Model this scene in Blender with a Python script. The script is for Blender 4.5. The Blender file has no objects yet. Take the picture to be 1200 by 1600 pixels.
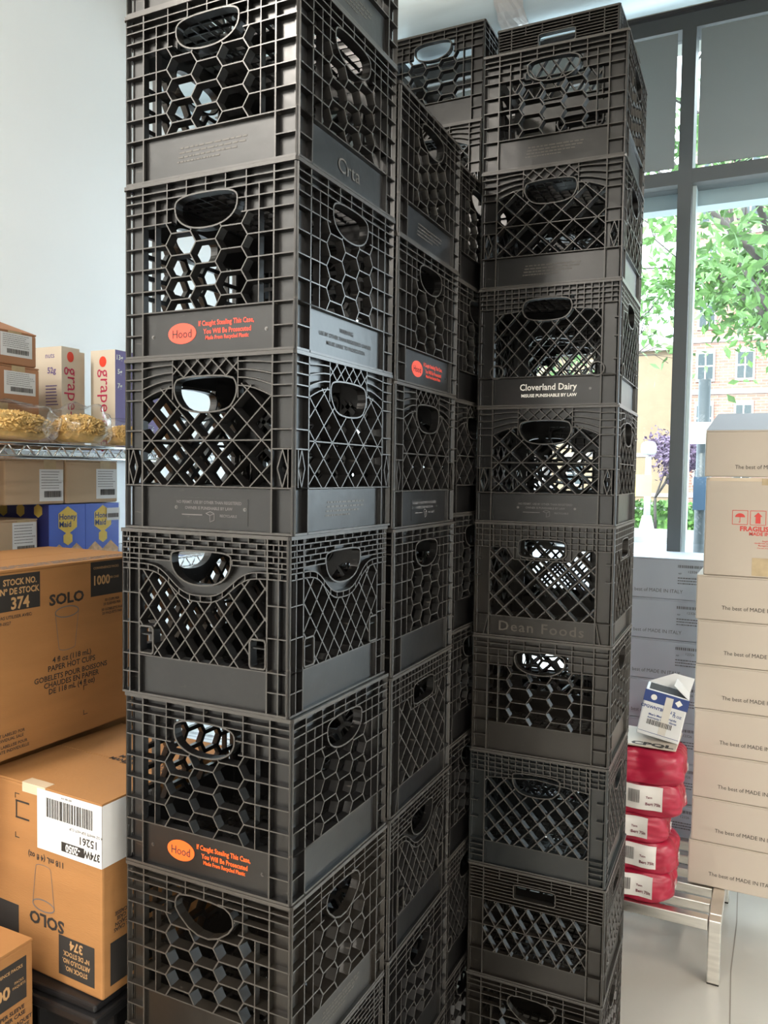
import bpy, math, random
from mathutils import Matrix, Vector, noise
from mathutils.geometry import tessellate_polygon
random.seed(7)
C = bpy.context.scene.collection
SC = bpy.context.scene
rad = math.radians

# ------------------------------------------------------------------ camera
# room frame: X runs along the window wall, Y towards the window wall, Z up; metres
FPX = 1257.0
_yaw, _pit, _rol = rad(26.0), rad(2.708), rad(0.8226)
_F0 = Vector((0, math.cos(_pit), -math.sin(_pit))); _U0 = Vector((0, math.sin(_pit), math.cos(_pit))); _R0 = Vector((1, 0, 0))
_Rr = _R0 * math.cos(_rol) + _U0 * math.sin(_rol); _Ur = _U0 * math.cos(_rol) - _R0 * math.sin(_rol)
_MZ = Matrix.Rotation(_yaw, 3, 'Z')
CF, CU, CR = _MZ @ _F0, _MZ @ _Ur, _MZ @ _Rr
CO = Vector((0, 0, 1.49))
cd = bpy.data.cameras.new('camera'); cam = bpy.data.objects.new('camera', cd); C.objects.link(cam)
m = Matrix((CR, CU, -CF)).transposed().to_4x4(); m.translation = CO
cam.matrix_world = m
cd.sensor_fit = 'HORIZONTAL'; cd.sensor_width = 36; cd.lens = FPX / 1200 * 36; cd.clip_start = .02; cd.clip_end = 300
SC.camera = cam

# ------------------------------------------------------------------ world, sun, lamps, exposure
w = bpy.data.worlds.new('world'); SC.world = w; w.use_nodes = True
wb = w.node_tree.nodes['Background']; wb.inputs[0].default_value = (.80, .91, 1, 1); wb.inputs[1].default_value = 6.5
sd = bpy.data.lights.new('sun', 'SUN'); sd.energy = 6.0; sd.angle = rad(4); sd.color = (1, .95, .85)
so = bpy.data.objects.new('sun', sd); so.rotation_euler = (rad(48), 0, rad(-25)); C.objects.link(so)
def added_lamp_light(x, y, z, sx, sy, e):
    l = bpy.data.lights.new('fill_light', 'AREA'); l.shape = 'RECTANGLE'; l.size = sx; l.size_y = sy; l.energy = e; l.color = (1, .93, .84)
    o = bpy.data.objects.new('fill_light', l); o.location = (x, y, z); C.objects.link(o)
ADDED_LAMPS = [(-1.65, -.8, 62), (1.1, -2.6, 58), (-1.4, -3.0, 60), (2.4, -.9, 40), (2.3, 1.2, 40)]  # unseen lamps added for warm light; the last one lights the right side
SC.view_settings.view_transform = 'Standard'; SC.view_settings.look = 'None'; SC.view_settings.gamma = 1
SC.view_settings.use_curve_mapping = False
SC.view_settings.exposure = 0.55

# ------------------------------------------------------------------ materials
def mat(name, col, rough=.6, metal=0, noise=0, nscale=8, bump=0, bscale=60, spec=.5, col2=None, stretch=None, alpha=None, trans=0):
    m = bpy.data.materials.new(name); m.use_nodes = True
    nt = m.node_tree; b = nt.nodes['Principled BSDF']
    b.inputs['Base Color'].default_value = (*col, 1); b.inputs['Roughness'].default_value = rough; b.inputs['Metallic'].default_value = metal
    b.inputs['Specular IOR Level'].default_value = spec
    if trans: b.inputs['Transmission Weight'].default_value = trans
    tc = nt.nodes.new('ShaderNodeTexCoord'); mp = nt.nodes.new('ShaderNodeMapping'); nt.links.new(tc.outputs['Object'], mp.inputs[0])
    if stretch: mp.inputs['Scale'].default_value = stretch
    if noise or col2:
        n = nt.nodes.new('ShaderNodeTexNoise'); n.inputs['Scale'].default_value = nscale; n.inputs['Detail'].default_value = 5
        nt.links.new(mp.outputs[0], n.inputs[0])
        r = nt.nodes.new('ShaderNodeValToRGB'); nt.links.new(n.outputs[0], r.inputs[0])
        c2 = col2 or tuple(min(1, c * (1 + noise)) for c in col); c1 = col if col2 else tuple(c * (1 - noise) for c in col)
        r.color_ramp.elements[0].position = .35; r.color_ramp.elements[1].position = .65
        r.color_ramp.elements[0].color = (*c1, 1); r.color_ramp.elements[1].color = (*c2, 1)
        nt.links.new(r.outputs[0], b.inputs['Base Color'])
    if bump:
        n2 = nt.nodes.new('ShaderNodeTexNoise'); n2.inputs['Scale'].default_value = bscale; nt.links.new(mp.outputs[0], n2.inputs[0])
        bp = nt.nodes.new('ShaderNodeBump'); bp.inputs['Strength'].default_value = bump; bp.inputs['Distance'].default_value = .002
        nt.links.new(n2.outputs[0], bp.inputs['Height']); nt.links.new(bp.outputs[0], b.inputs['Normal'])
    return m
def plastic(name, col, rough):
    """black polythene with pale scuffs"""
    m = mat(name, col, rough, noise=.25, nscale=14, bump=.3, bscale=30, spec=.62)
    nt = m.node_tree; b = nt.nodes['Principled BSDF']
    tc = nt.nodes.new('ShaderNodeTexCoord'); mp = nt.nodes.new('ShaderNodeMapping'); mp.inputs['Scale'].default_value = (9, 9, 60)
    mp.inputs['Rotation'].default_value = (.5, .4, .3)
    nt.links.new(tc.outputs['Object'], mp.inputs[0])
    n = nt.nodes.new('ShaderNodeTexNoise'); n.inputs['Scale'].default_value = 3; n.inputs['Detail'].default_value = 6; nt.links.new(mp.outputs[0], n.inputs[0])
    r = nt.nodes.new('ShaderNodeMapRange'); r.inputs[1].default_value = .69; r.inputs[2].default_value = .75; r.inputs[4].default_value = .5
    nt.links.new(n.outputs[0], r.inputs[0])
    mx = nt.nodes.new('ShaderNodeMix'); mx.data_type = 'RGBA'; src = b.inputs['Base Color'].links[0].from_socket
    nt.links.new(r.outputs[0], mx.inputs[0]); nt.links.new(src, mx.inputs[6]); mx.inputs[7].default_value = (.16, .14, .12, 1)
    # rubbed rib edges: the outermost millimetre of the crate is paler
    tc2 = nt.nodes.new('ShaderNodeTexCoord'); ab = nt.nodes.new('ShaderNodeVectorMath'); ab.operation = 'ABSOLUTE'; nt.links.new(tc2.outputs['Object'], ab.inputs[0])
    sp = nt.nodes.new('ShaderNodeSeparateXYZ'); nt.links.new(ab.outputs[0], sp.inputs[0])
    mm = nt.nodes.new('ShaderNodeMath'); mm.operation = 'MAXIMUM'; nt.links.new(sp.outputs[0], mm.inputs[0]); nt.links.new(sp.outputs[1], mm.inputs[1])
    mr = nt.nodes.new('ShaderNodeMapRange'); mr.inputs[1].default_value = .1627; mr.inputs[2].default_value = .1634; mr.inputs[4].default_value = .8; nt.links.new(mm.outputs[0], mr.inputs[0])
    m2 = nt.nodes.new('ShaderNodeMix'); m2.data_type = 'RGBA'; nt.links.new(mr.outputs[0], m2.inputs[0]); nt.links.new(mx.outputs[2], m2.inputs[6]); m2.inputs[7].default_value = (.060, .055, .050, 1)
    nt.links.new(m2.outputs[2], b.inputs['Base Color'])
    return m
PL = {'black': plastic('black_plastic', (.0062, .0058, .0058), .30),
      'brown': plastic('dusty_black_plastic', (.013, .0105, .008), .34),
      'grey': plastic('blue_black_plastic', (.011, .0135, .0145), .33)}
INK = mat('black_ink', (.025, .022, .02), .7)
INKG = mat('grey_ink', (.13, .12, .12), .7)
RED = mat('red_print', (.85, .07, .035), .45)
ORG = mat('orange_print', (1.0, .13, .015), .45)
WHT = mat('white_print', (.85, .83, .78), .5)
STEEL = mat('steel', (.5, .49, .48), .3, 1)
KRAFT = mat('kraft_cardboard', (.34, .160, .052), .75, noise=.09, nscale=3, bump=.2, bscale=90, stretch=(1, 1, 6))
KRAFT2 = mat('pale_cardboard', (.50, .36, .23), .75, noise=.06, nscale=3, bump=.15, bscale=90)
KRAFT3 = mat('red_brown_cardboard', (.42, .20, .10), .7, noise=.12, nscale=4)
WCARD = mat('white_cardboard', (.52, .45, .375), .6, noise=.03, nscale=3, bump=.1, bscale=40)
GCARD = mat('cool_lit_white_cardboard', (.47, .50, .56), .55, noise=.03, nscale=3)  # white card with the window's cool light put into its colour
PAPER = mat('white_paper', (.72, .72, .72), .5, noise=.02)
TAPE = mat('brown_tape', (.50, .38, .22), .25, noise=.15, nscale=20)
CLEART = mat('clear_tape', (.62, .50, .36), .12)
CREAM = mat('cream_box', (.72, .64, .52), .5)
PURPLE = mat('purple_box', (.16, .11, .33), .45)
MAG = mat('magenta_print', (.55, .03, .10), .5)
BLUE = mat('blue_box', (.09, .18, .75), .45)
DBLUE = mat('deep_blue_box', (.05, .06, .26), .35)
YEL = mat('yellow_print', (.95, .70, .16), .6, spec=.2)
TAN = mat('cracker_print', (.72, .45, .24), .5, noise=.2, nscale=80)
REDBAG = mat('red_bag', (.36, .012, .04), .3, noise=.12, nscale=6, bump=.8, bscale=14)
WBAG = mat('bag_label', (.74, .70, .66), .35, bump=.5, bscale=14)
TOTE = mat('black_tote', (.012, .012, .013), .35)
NAVY = mat('navy_print', (.03, .06, .22), .4)
ALU = mat('brushed_aluminium', (.80, .77, .72), .28, 1, noise=.08, nscale=10, stretch=(1, 1, 8))
CHROME = mat('chrome_wire', (.75, .76, .78), .15, 1)
FRAME = mat('window_frame_paint', (.095, .102, .105), .45)
SHADE = bpy.data.materials.new('shade_fabric'); SHADE.use_nodes = True
_nt = SHADE.node_tree; _nt.nodes.clear(); _o = _nt.nodes.new('ShaderNodeOutputMaterial'); _d = _nt.nodes.new('ShaderNodeBsdfDiffuse'); _t = _nt.nodes.new('ShaderNodeBsdfTranslucent'); _m = _nt.nodes.new('ShaderNodeAddShader')
_d.inputs[0].default_value = (.28, .30, .30, 1); _t.inputs[0].default_value = (.064, .072, .072, 1)
_nt.links.new(_d.outputs[0], _m.inputs[0]); _nt.links.new(_t.outputs[0], _m.inputs[1]); _nt.links.new(_m.outputs[0], _o.inputs[0])
WALL = mat('white_wall_paint', (.87, .90, .915), .75, noise=.015, nscale=1.5)
CEIL = mat('ceiling_plaster', (.36, .36, .32), .5, noise=.12, nscale=3, bump=.5, bscale=9)
FLOOR = mat('floor_coating', (.46, .43, .38), .22, noise=.06, nscale=1.6, bump=.1, bscale=5)
DUCT = mat('duct_metal', (.62, .74, .80), .36, .35, noise=.14, nscale=2.2, bump=.5, bscale=2.5, stretch=(.5, 4, 4))  # stretched colour streaks stand in for the ceiling mirrored in the metal
FOIL = mat('foil_tape', (.85, .86, .87), .3, .5, bump=1, bscale=26)
PASTA = mat('pasta', (.66, .45, .17), .5, noise=.3, nscale=30)
LIT = bpy.data.materials.new('added_lamp_panel'); LIT.use_nodes = True
_b = LIT.node_tree.nodes['Principled BSDF']; _b.inputs['Emission Color'].default_value = (1, .87, .72, 1); _b.inputs['Emission Strength'].default_value = 5
def glassy(name, tint, gloss, rough=.02):
    m = bpy.data.materials.new(name); m.use_nodes = True; nt = m.node_tree; nt.nodes.clear()
    o = nt.nodes.new('ShaderNodeOutputMaterial'); t = nt.nodes.new('ShaderNodeBsdfTransparent'); g = nt.nodes.new('ShaderNodeBsdfGlossy'); mx = nt.nodes.new('ShaderNodeMixShader')
    lw = nt.nodes.new('ShaderNodeLayerWeight'); lw.inputs[0].default_value = .5; pw = nt.nodes.new('ShaderNodeMath'); pw.operation = 'POWER'; pw.inputs[1].default_value = 4; nt.links.new(lw.outputs['Facing'], pw.inputs[0]); f = nt.nodes.new('ShaderNodeMath'); f.operation = 'MULTIPLY_ADD'; f.inputs[1].default_value = .7; f.inputs[2].default_value = gloss; nt.links.new(pw.outputs[0], f.inputs[0])
    t.inputs[0].default_value = (*tint, 1); g.inputs[1].default_value = rough
    nt.links.new(f.outputs[0], mx.inputs[0]); nt.links.new(t.outputs[0], mx.inputs[1]); nt.links.new(g.outputs[0], mx.inputs[2]); nt.links.new(mx.outputs[0], o.inputs[0])
    return m
GLASS = glassy('window_glass', (.95, .98, .98), .03)
FILM = glassy('clear_film', (.985, .98, .97), .07, .2)

# ------------------------------------------------------------------ mesh helpers
class MB:
    def __init__(s): s.v = []; s.f = []
    def add(s, vs, fs):
        n = len(s.v); s.v += [tuple(v) for v in vs]; s.f += [tuple(i + n for i in f) for f in fs]; return s
    def hexa(s, p):      # 8 points: 0-3 one end loop, 4-7 the other
        return s.add(p, [(3, 2, 1, 0), (4, 5, 6, 7), (0, 1, 5, 4), (1, 2, 6, 5), (2, 3, 7, 6), (3, 0, 4, 7)])
    def box(s, x0, x1, y0, y1, z0, z1):
        return s.hexa([(x0, y0, z0), (x1, y0, z0), (x1, y1, z0), (x0, y1, z0), (x0, y0, z1), (x1, y0, z1), (x1, y1, z1), (x0, y1, z1)])
    def bar(s, a, b, w0=.002, w1=.005, y0=0, y1=.012):   # rib in a face: a, b are (x, z); narrow at y0, wide at y1
        dx, dz = b[0] - a[0], b[1] - a[1]; L = math.hypot(dx, dz)
        if L < 1e-6: return s
        nx, nz = -dz / L, dx / L
        q = []
        for (w_, y) in ((w0 / 2, y0), (w1 / 2, y1)):
            q += [(a[0] + nx * w_, y, a[1] + nz * w_), (a[0] - nx * w_, y, a[1] - nz * w_), (b[0] - nx * w_, y, b[1] - nz * w_), (b[0] + nx * w_, y, b[1] + nz * w_)]
        return s.hexa(q)
    def poly_bars(s, pts, closed=False, **k):
        n = len(pts)
        for i in range(n if closed else n - 1): s.bar(pts[i], pts[(i + 1) % n], **k)
        return s
    def tube(s, p, q, r, n=8, r2=None):
        p, q = Vector(p), Vector(q); d = (q - p); d.normalize()
        a = d.orthogonal().normalized(); b = d.cross(a); r2 = r if r2 is None else r2
        vs = [p + (a * math.cos(t) + b * math.sin(t)) * r for t in [2 * math.pi * i / n for i in range(n)]]
        vs += [q + (a * math.cos(t) + b * math.sin(t)) * r2 for t in [2 * math.pi * i / n for i in range(n)]]
        return s.add(vs, [(i, (i + 1) % n, n + (i + 1) % n, n + i) for i in range(n)] + [tuple(range(n))[::-1], tuple(range(n, 2 * n))])
    def plate(s, loops, y0, y1):    # loops of (x, z): outer then holes
        tris = tessellate_polygon([[Vector((x, z, 0)) for x, z in l] for l in loops])
        pts = [p for l in loops for p in l]; n = len(pts)
        vs = [(x, y0, z) for x, z in pts] + [(x, y1, z) for x, z in pts]
        fs = [tuple(t) for t in tris] + [tuple(i + n for i in t)[::-1] for t in tris]
        k = 0
        for l in loops:
            for i in range(len(l)): fs.append((k + i, k + (i + 1) % len(l), n + k + (i + 1) % len(l), n + k + i))
            k += len(l)
        return s.add(vs, fs)
    def xf(s, M):
        s.v = [tuple(M @ Vector(v)) for v in s.v]; return s
    def mesh(s, name, mt, smooth=False, off=None):
        me = bpy.data.meshes.new(name)
        v = s.v if off is None else [(a - off[0], b - off[1], c - off[2]) for a, b, c in s.v]
        me.from_pydata(v, [], s.f); me.materials.append(mt)
        if smooth:
            for p in me.polygons: p.use_smooth = True
        me.update(); return me
def link(name, me, parent=None, label=None):
    o = bpy.data.objects.new(name, me); C.objects.link(o)
    if parent is not None: o.parent = parent
    if label: o['label'] = label
    return o
def thing(name, label, cat, loc, rz=0, group=None, me=None):
    o = bpy.data.objects.new(name, me); o.location = loc; o.rotation_euler = (0, 0, rz); C.objects.link(o)
    o['label'] = label; o['category'] = cat
    if group: o['group'] = group
    return o
def struct(name, mb, mt, parent=None, smooth=False):
    o = link(name, mb.mesh(name, mt, smooth), parent)
    if parent is None: o['kind'] = 'structure'
    return o
def box(*a): return MB().box(*a)
def bevel(o, wd=.003, seg=2):
    md = o.modifiers.new('bevel', 'BEVEL'); md.width = wd; md.segments = seg; md.limit_method = 'ANGLE'; return o

# lettering: mesh text, cached.  frames: 'front' faces -Y, 'right' faces +X, 'up' faces +Z
_tc = {}
def text_raw(body, bold, spacing, serif):
    k = (body, bold, spacing)
    if k not in _tc:
        cu = bpy.data.curves.new('t', 'FONT'); cu.body = body; cu.size = 1; cu.offset = bold; cu.align_x = 'LEFT'; cu.space_character = spacing; cu.resolution_u = 2
        cu.space_line = .95
        ob = bpy.data.objects.new('t', cu); C.objects.link(ob)
        bpy.context.view_layer.update()
        me = bpy.data.meshes.new_from_object(ob.evaluated_get(bpy.context.evaluated_depsgraph_get()))
        vs = [tuple(v.co) for v in me.vertices]; fs = [tuple(p.vertices) for p in me.polygons]
        bpy.data.objects.remove(ob); bpy.data.curves.remove(cu); bpy.data.meshes.remove(me)
        _tc[k] = (vs, fs)
    return _tc[k]
def text(body, size, loc, frame='front', align='C', roll=0, sx=1, bold=.012, spacing=1, mb=None, serif=0):
    vs, fs = text_raw(body, bold, spacing, serif)
    x0 = min(v[0] for v in vs); x1 = max(v[0] for v in vs); y0 = min(v[1] for v in vs); y1 = max(v[1] for v in vs)
    cx = {'C': (x0 + x1) / 2, 'L': x0, 'R': x1}[align]; cy = (y0 + y1) / 2
    M = {'front': Matrix.Rotation(rad(90), 3, 'X'), 'right': Matrix.Rotation(rad(90), 3, 'Z') @ Matrix.Rotation(rad(90), 3, 'X'),
         'up': Matrix.Identity(3), 'right_up': Matrix.Identity(3)}[frame] @ Matrix.Rotation(roll, 3, 'Z')
    out = [Vector(loc) + M @ Vector(((x - cx) * size * sx, (y - cy) * size, 0)) for x, y, z in vs]
    mb = mb or MB(); return mb.add(out, fs)
def quad(mb, frame, c, w, h, t=.0004):   # thin slab facing out, centred at c
    x, y, z = c
    if frame == 'front': return mb.box(x - w / 2, x + w / 2, y - t, y, z - h / 2, z + h / 2)
    if frame == 'right': return mb.box(x, x + t, y - w / 2, y + w / 2, z - h / 2, z + h / 2)
    return mb.box(x - w / 2, x + w / 2, y - h / 2, y + h / 2, z, z + t)
def barcode(frame, c, w, h, n=26, seed=1):
    r = random.Random(seed); mb = MB(); t = 0; xs = []
    while t < 1:
        a = r.uniform(.4, 1.6) / n; xs.append((t, a * .6)); t += a * 1.15
    for t, a in xs:
        o = (t - .5 + a / 2) * w
        cc = (c[0] + o, c[1], c[2]) if frame in ('front', 'up') else (c[0], c[1] + o, c[2])
        quad(mb, frame, cc, a * w, h, .0003)
    return mb
def fine(frame, c, w, rows, pitch, seed=3, th=.35):
    """rows of tiny unreadable print as short dashes"""
    r = random.Random(seed); mb = MB()
    for i in range(rows):
        t = -.5; z = c[2] - i * pitch if frame != 'up' else c[2]
        end = r.uniform(.3, .5)
        while t < end:
            a = r.uniform(.03, .1)
            o = (t + a / 2) * w
            cc = (c[0] + o, c[1], z) if frame == 'front' else ((c[0], c[1] + o, z) if frame == 'right' else (c[0] + o, c[1] - i * pitch, z))
            quad(mb, frame, cc, a * w, pitch * th, .0003); t += a + .018
    return mb

# ------------------------------------------------------------------ room shell
CH = 3.31; WY = 3.45; LX = -2.1; RX = 3.6; BY = -4.6
struct('floor', box(LX, RX, BY, WY + .05, -.1, 0), FLOOR)
fc = MB()
pp = [(-.07, 1.4), (-.074, 2.0), (-.068, 2.34), (-.078, 2.6), (-.074, 2.9), (-.08, 3.1), (-.078, 3.4)]
for a, b in zip(pp, pp[1:]): fc.add([(a[0], a[1], .0006), (a[0] + .003, a[1], .0006), (b[0] + .003, b[1], .0006), (b[0], b[1], .0006)], [(0, 1, 2, 3)])
link('floor_joint', fc.mesh('floor_joint', mat('joint_line', (.22, .19, .16), .8)), bpy.data.objects['floor'])
struct('ceiling', box(LX, RX, BY, WY + .3, CH, CH + .15), CEIL)
struct('wall_left', box(LX - .15, LX, BY, WY + .3, -.1, CH), WALL)
struct('wall_right', box(RX, RX + .15, BY, WY + .3, -.1, CH), WALL)
struct('wall_back', box(LX, RX, BY - .15, BY, -.1, CH), WALL)
struct('wall_front', box(LX, RX, WY, WY + .25, -.1, .42), WALL)
# window wall: aluminium frame with header, transom, sill and mullions
posts = [-2.075, -1.60, -.365, .87, 2.10, 3.34]
fr = MB()
fr.box(LX, RX, WY - .05, WY + .06, 3.24, CH)
fr.box(LX, RX, WY - .05, WY + .06, 2.645, 2.70)
fr.box(LX, RX, WY - .05, WY + .06, .42, .48)
wf = struct('window_1', fr, FRAME)
for x in posts: link('mullion', box(x - .026, x + .026, WY - .052, WY + .062, .48, 3.24).mesh('mullion', FRAME), wf)
strip = mat('pale_trim', (.55, .66, .68), .4)
for x in posts: link('mullion_trim', box(x + .0262, x + .040, WY - .01, WY + .05, .48, 2.645).mesh('mullion_trim', strip), wf)
edges = posts + [RX]
for i, x in enumerate(posts):
    x0, x1 = x + .026, edges[i + 1] - .026
    if x1 - x0 < .1: continue
    link('glass_pane', box(x0, x1, WY, WY + .006, .48, 2.645).mesh('glass_pane', GLASS), wf)
    link('transom_pane', box(x0, x1, WY + .03, WY + .036, 2.70, 3.24).mesh('transom_pane', GLASS), wf)
    link('shade_panel', box(x0 + .017, x1 - .017, WY - .046, WY - .040, 2.712, 3.231).mesh('shade_panel', SHADE), wf)
# outside lintel above the panes
link('outer_lintel', box(LX, RX, WY + .075, WY + .16, 2.59, 2.70).mesh('outer_lintel', mat('outer_trim', (.40, .47, .50), .5)), wf)
struct('trim_1', box(LX, RX, WY - .07, WY - .05, CH - .012, CH), mat('dark_caulk', (.04, .04, .045), .7))

# unseen ceiling lamps, added to light the room warmly
for i, (x, y, e) in enumerate(ADDED_LAMPS):
    lab = ['added long flat ceiling lamp over the left aisle', 'added long flat ceiling lamp at the back right of the room', 'added long flat ceiling lamp at the back left of the room', 'added long flat ceiling lamp halfway along the right wall', 'added long flat ceiling lamp near the right wall'][i]
    t = thing('added_ceiling_lamp', lab, 'lamp', (x, y, CH), group='added ceiling lamps')
    link('housing', box(-.16, .16, -.62, .62, -.05, 0).mesh('housing', WHT), t)
    link('diffuser', box(-.14, .14, -.6, .6, -.056, -.0505).mesh('diffuser', LIT), t)
    added_lamp_light(x, y, CH - .065, .28, 1.2, e)

# round ventilation duct under the ceiling
DY, DZ, DR = 2.46, 3.045, .20
seg = 40; d = MB()
xs = [-2.09 + i * (3.9 / 30) for i in range(31)]
vs = [(x, DY + DR * math.cos(2 * math.pi * k / seg), DZ + DR * math.sin(2 * math.pi * k / seg)) for x in xs for k in range(seg)]
d.add(vs, [(i * seg + k, i * seg + (k + 1) % seg, (i + 1) * seg + (k + 1) % seg, (i + 1) * seg + k) for i in range(30) for k in range(seg)] + [tuple(range(seg))[::-1], tuple(range(30 * seg, 31 * seg))])
du = thing('ventilation_duct', 'round shiny metal ventilation duct running under the ceiling', 'duct', (0, 0, 0))
link('pipe', d.mesh('pipe', DUCT, True), du)
ft = MB(); rr = random.Random(5)
n2 = 9; x0 = -.800; wdt = .085
vs = [(x0 + wdt * j / 8 + rr.uniform(-.003, .003) * (j in (0, 8)), DY + (DR + .002 + rr.uniform(0, .004)) * math.cos(a), DZ + (DR + .002 + rr.uniform(0, .004)) * math.sin(a)) for j in range(n2) for a in [2 * math.pi * k / 48 for k in range(48)]]
ft.add(vs, [(i * 48 + k, i * 48 + (k + 1) % 48, (i + 1) * 48 + (k + 1) % 48, (i + 1) * 48 + k) for i in range(8) for k in range(48)])
link('foil_tape', ft.mesh('foil_tape', FOIL), du, 'crinkled foil tape around the duct')
link('seam_band', MB().tube((.35, DY, DZ), (.42, DY, DZ), DR + .006, 40).mesh('seam_band', DUCT, False), du)
link('hanger_strap', box(-1.5, -1.47, DY - .01, DY + .01, DZ + DR, CH).mesh('hanger_strap', STEEL), du)
link('hanger_strap', box(.9, .93, DY - .01, DY + .01, DZ + DR, CH).mesh('hanger_strap', STEEL), du)

# ------------------------------------------------------------------ milk crates
W = .33; H = .272; HW = W / 2
def clip(a, b, pred, n=36):
    out = []; P = lambda t: (a[0] + (b[0] - a[0]) * t, a[1] + (b[1] - a[1]) * t)
    def refine(t0, t1):   # t0 outside, t1 inside
        for _ in range(9):
            tm = (t0 + t1) / 2
            if pred(*P(tm)): t1 = tm
            else: t0 = tm
        return t1
    prev = pred(*P(0)); st = 0 if prev else None
    for i in range(1, n + 1):
        t = i / n; c = pred(*P(t))
        if c and not prev: st = refine((i - 1) / n, t)
        if prev and not c: out.append((P(st), P(refine(t, (i - 1) / n)))); st = None
        prev = c
    if prev: out.append((P(st), P(1)))
    return out
def inside(poly, x, z):
    r = False; n = len(poly)
    for i in range(n):
        x1, z1 = poly[i]; x2, z2 = poly[(i + 1) % n]
        if (z1 > z) != (z2 > z) and x < (x2 - x1) * (z - z1) / (z2 - z1) + x1: r = not r
    return r
def grow(poly, d):
    cx = sum(p[0] for p in poly) / len(poly); cz = sum(p[1] for p in poly) / len(poly)
    o = []
    for x, z in poly:
        L = math.hypot(x - cx, z - cz); o.append((x + (x - cx) / L * d, z + (z - cz) / L * d))
    return o
def superell(a, b, n, cz, b2=None, n2=None, N=28, a2=None):
    o = []
    for i in range(N):
        t = 2 * math.pi * i / N; c, s = math.cos(t), math.sin(t)
        nn = n if s >= 0 else (n2 or n); bb = b if s >= 0 else (b2 or b)
        o.append((math.copysign(abs(c) ** (2 / nn), c) * a, cz + math.copysign(abs(s) ** (2 / nn), s) * bb))
    return o
def chaikin(p, k=2):
    for _ in range(k):
        q = []
        for i in range(len(p)):
            a, b = p[i], p[(i + 1) % len(p)]
            q += [(a[0] * .75 + b[0] * .25, a[1] * .75 + b[1] * .25), (a[0] * .25 + b[0] * .75, a[1] * .25 + b[1] * .75)]
        p = q
    return p
HND = {
 'hex': superell(.059, .018, 3.0, .226, b2=.035, n2=2.25, N=36),
 'arch': chaikin([(-.050, .240), (.050, .240), (.061, .226), (.059, .205), (.042, .185), (-.034, .184), (-.056, .205), (-.061, .226)], 2),
 'brick': superell(.058, .012, 3.6, .230, b2=.042, n2=2.3, N=36),
 'bighex': chaikin([(-.058, .232), (-.046, .245), (.036, .243), (.055, .232), (.057, .210), (.020, .184), (-.022, .186), (-.057, .215)], 1),
 'thin': chaikin([(-.046, .243), (.048, .243), (.058, .225), (.054, .208), (.036, .192), (-.036, .192), (-.056, .208), (-.057, .228)], 2),
 'loop': superell(.056, .022, 4.5, .214, b2=.023),
 'plain': chaikin([(-.054, .232), (.054, .232), (.057, .218), (.052, .196), (.032, .180), (-.030, .180), (-.052, .196), (-.057, .218)], 2),
 'slot': superell(.050, .017, 9, .222),
}
def diamonds(mb, px, pz, x0, z0, pred, **k):
    hk = dict(k)
    for i in range(-12, 13):
        for sgn in (1, -1):
            xa = x0 + i * px
            a = (xa - sgn * .35, z0 - .35 * pz / px); b = (xa + sgn * .35, z0 + .35 * pz / px)
            for s in clip(a, b, pred, 160): mb.bar(*s, **k)
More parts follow.
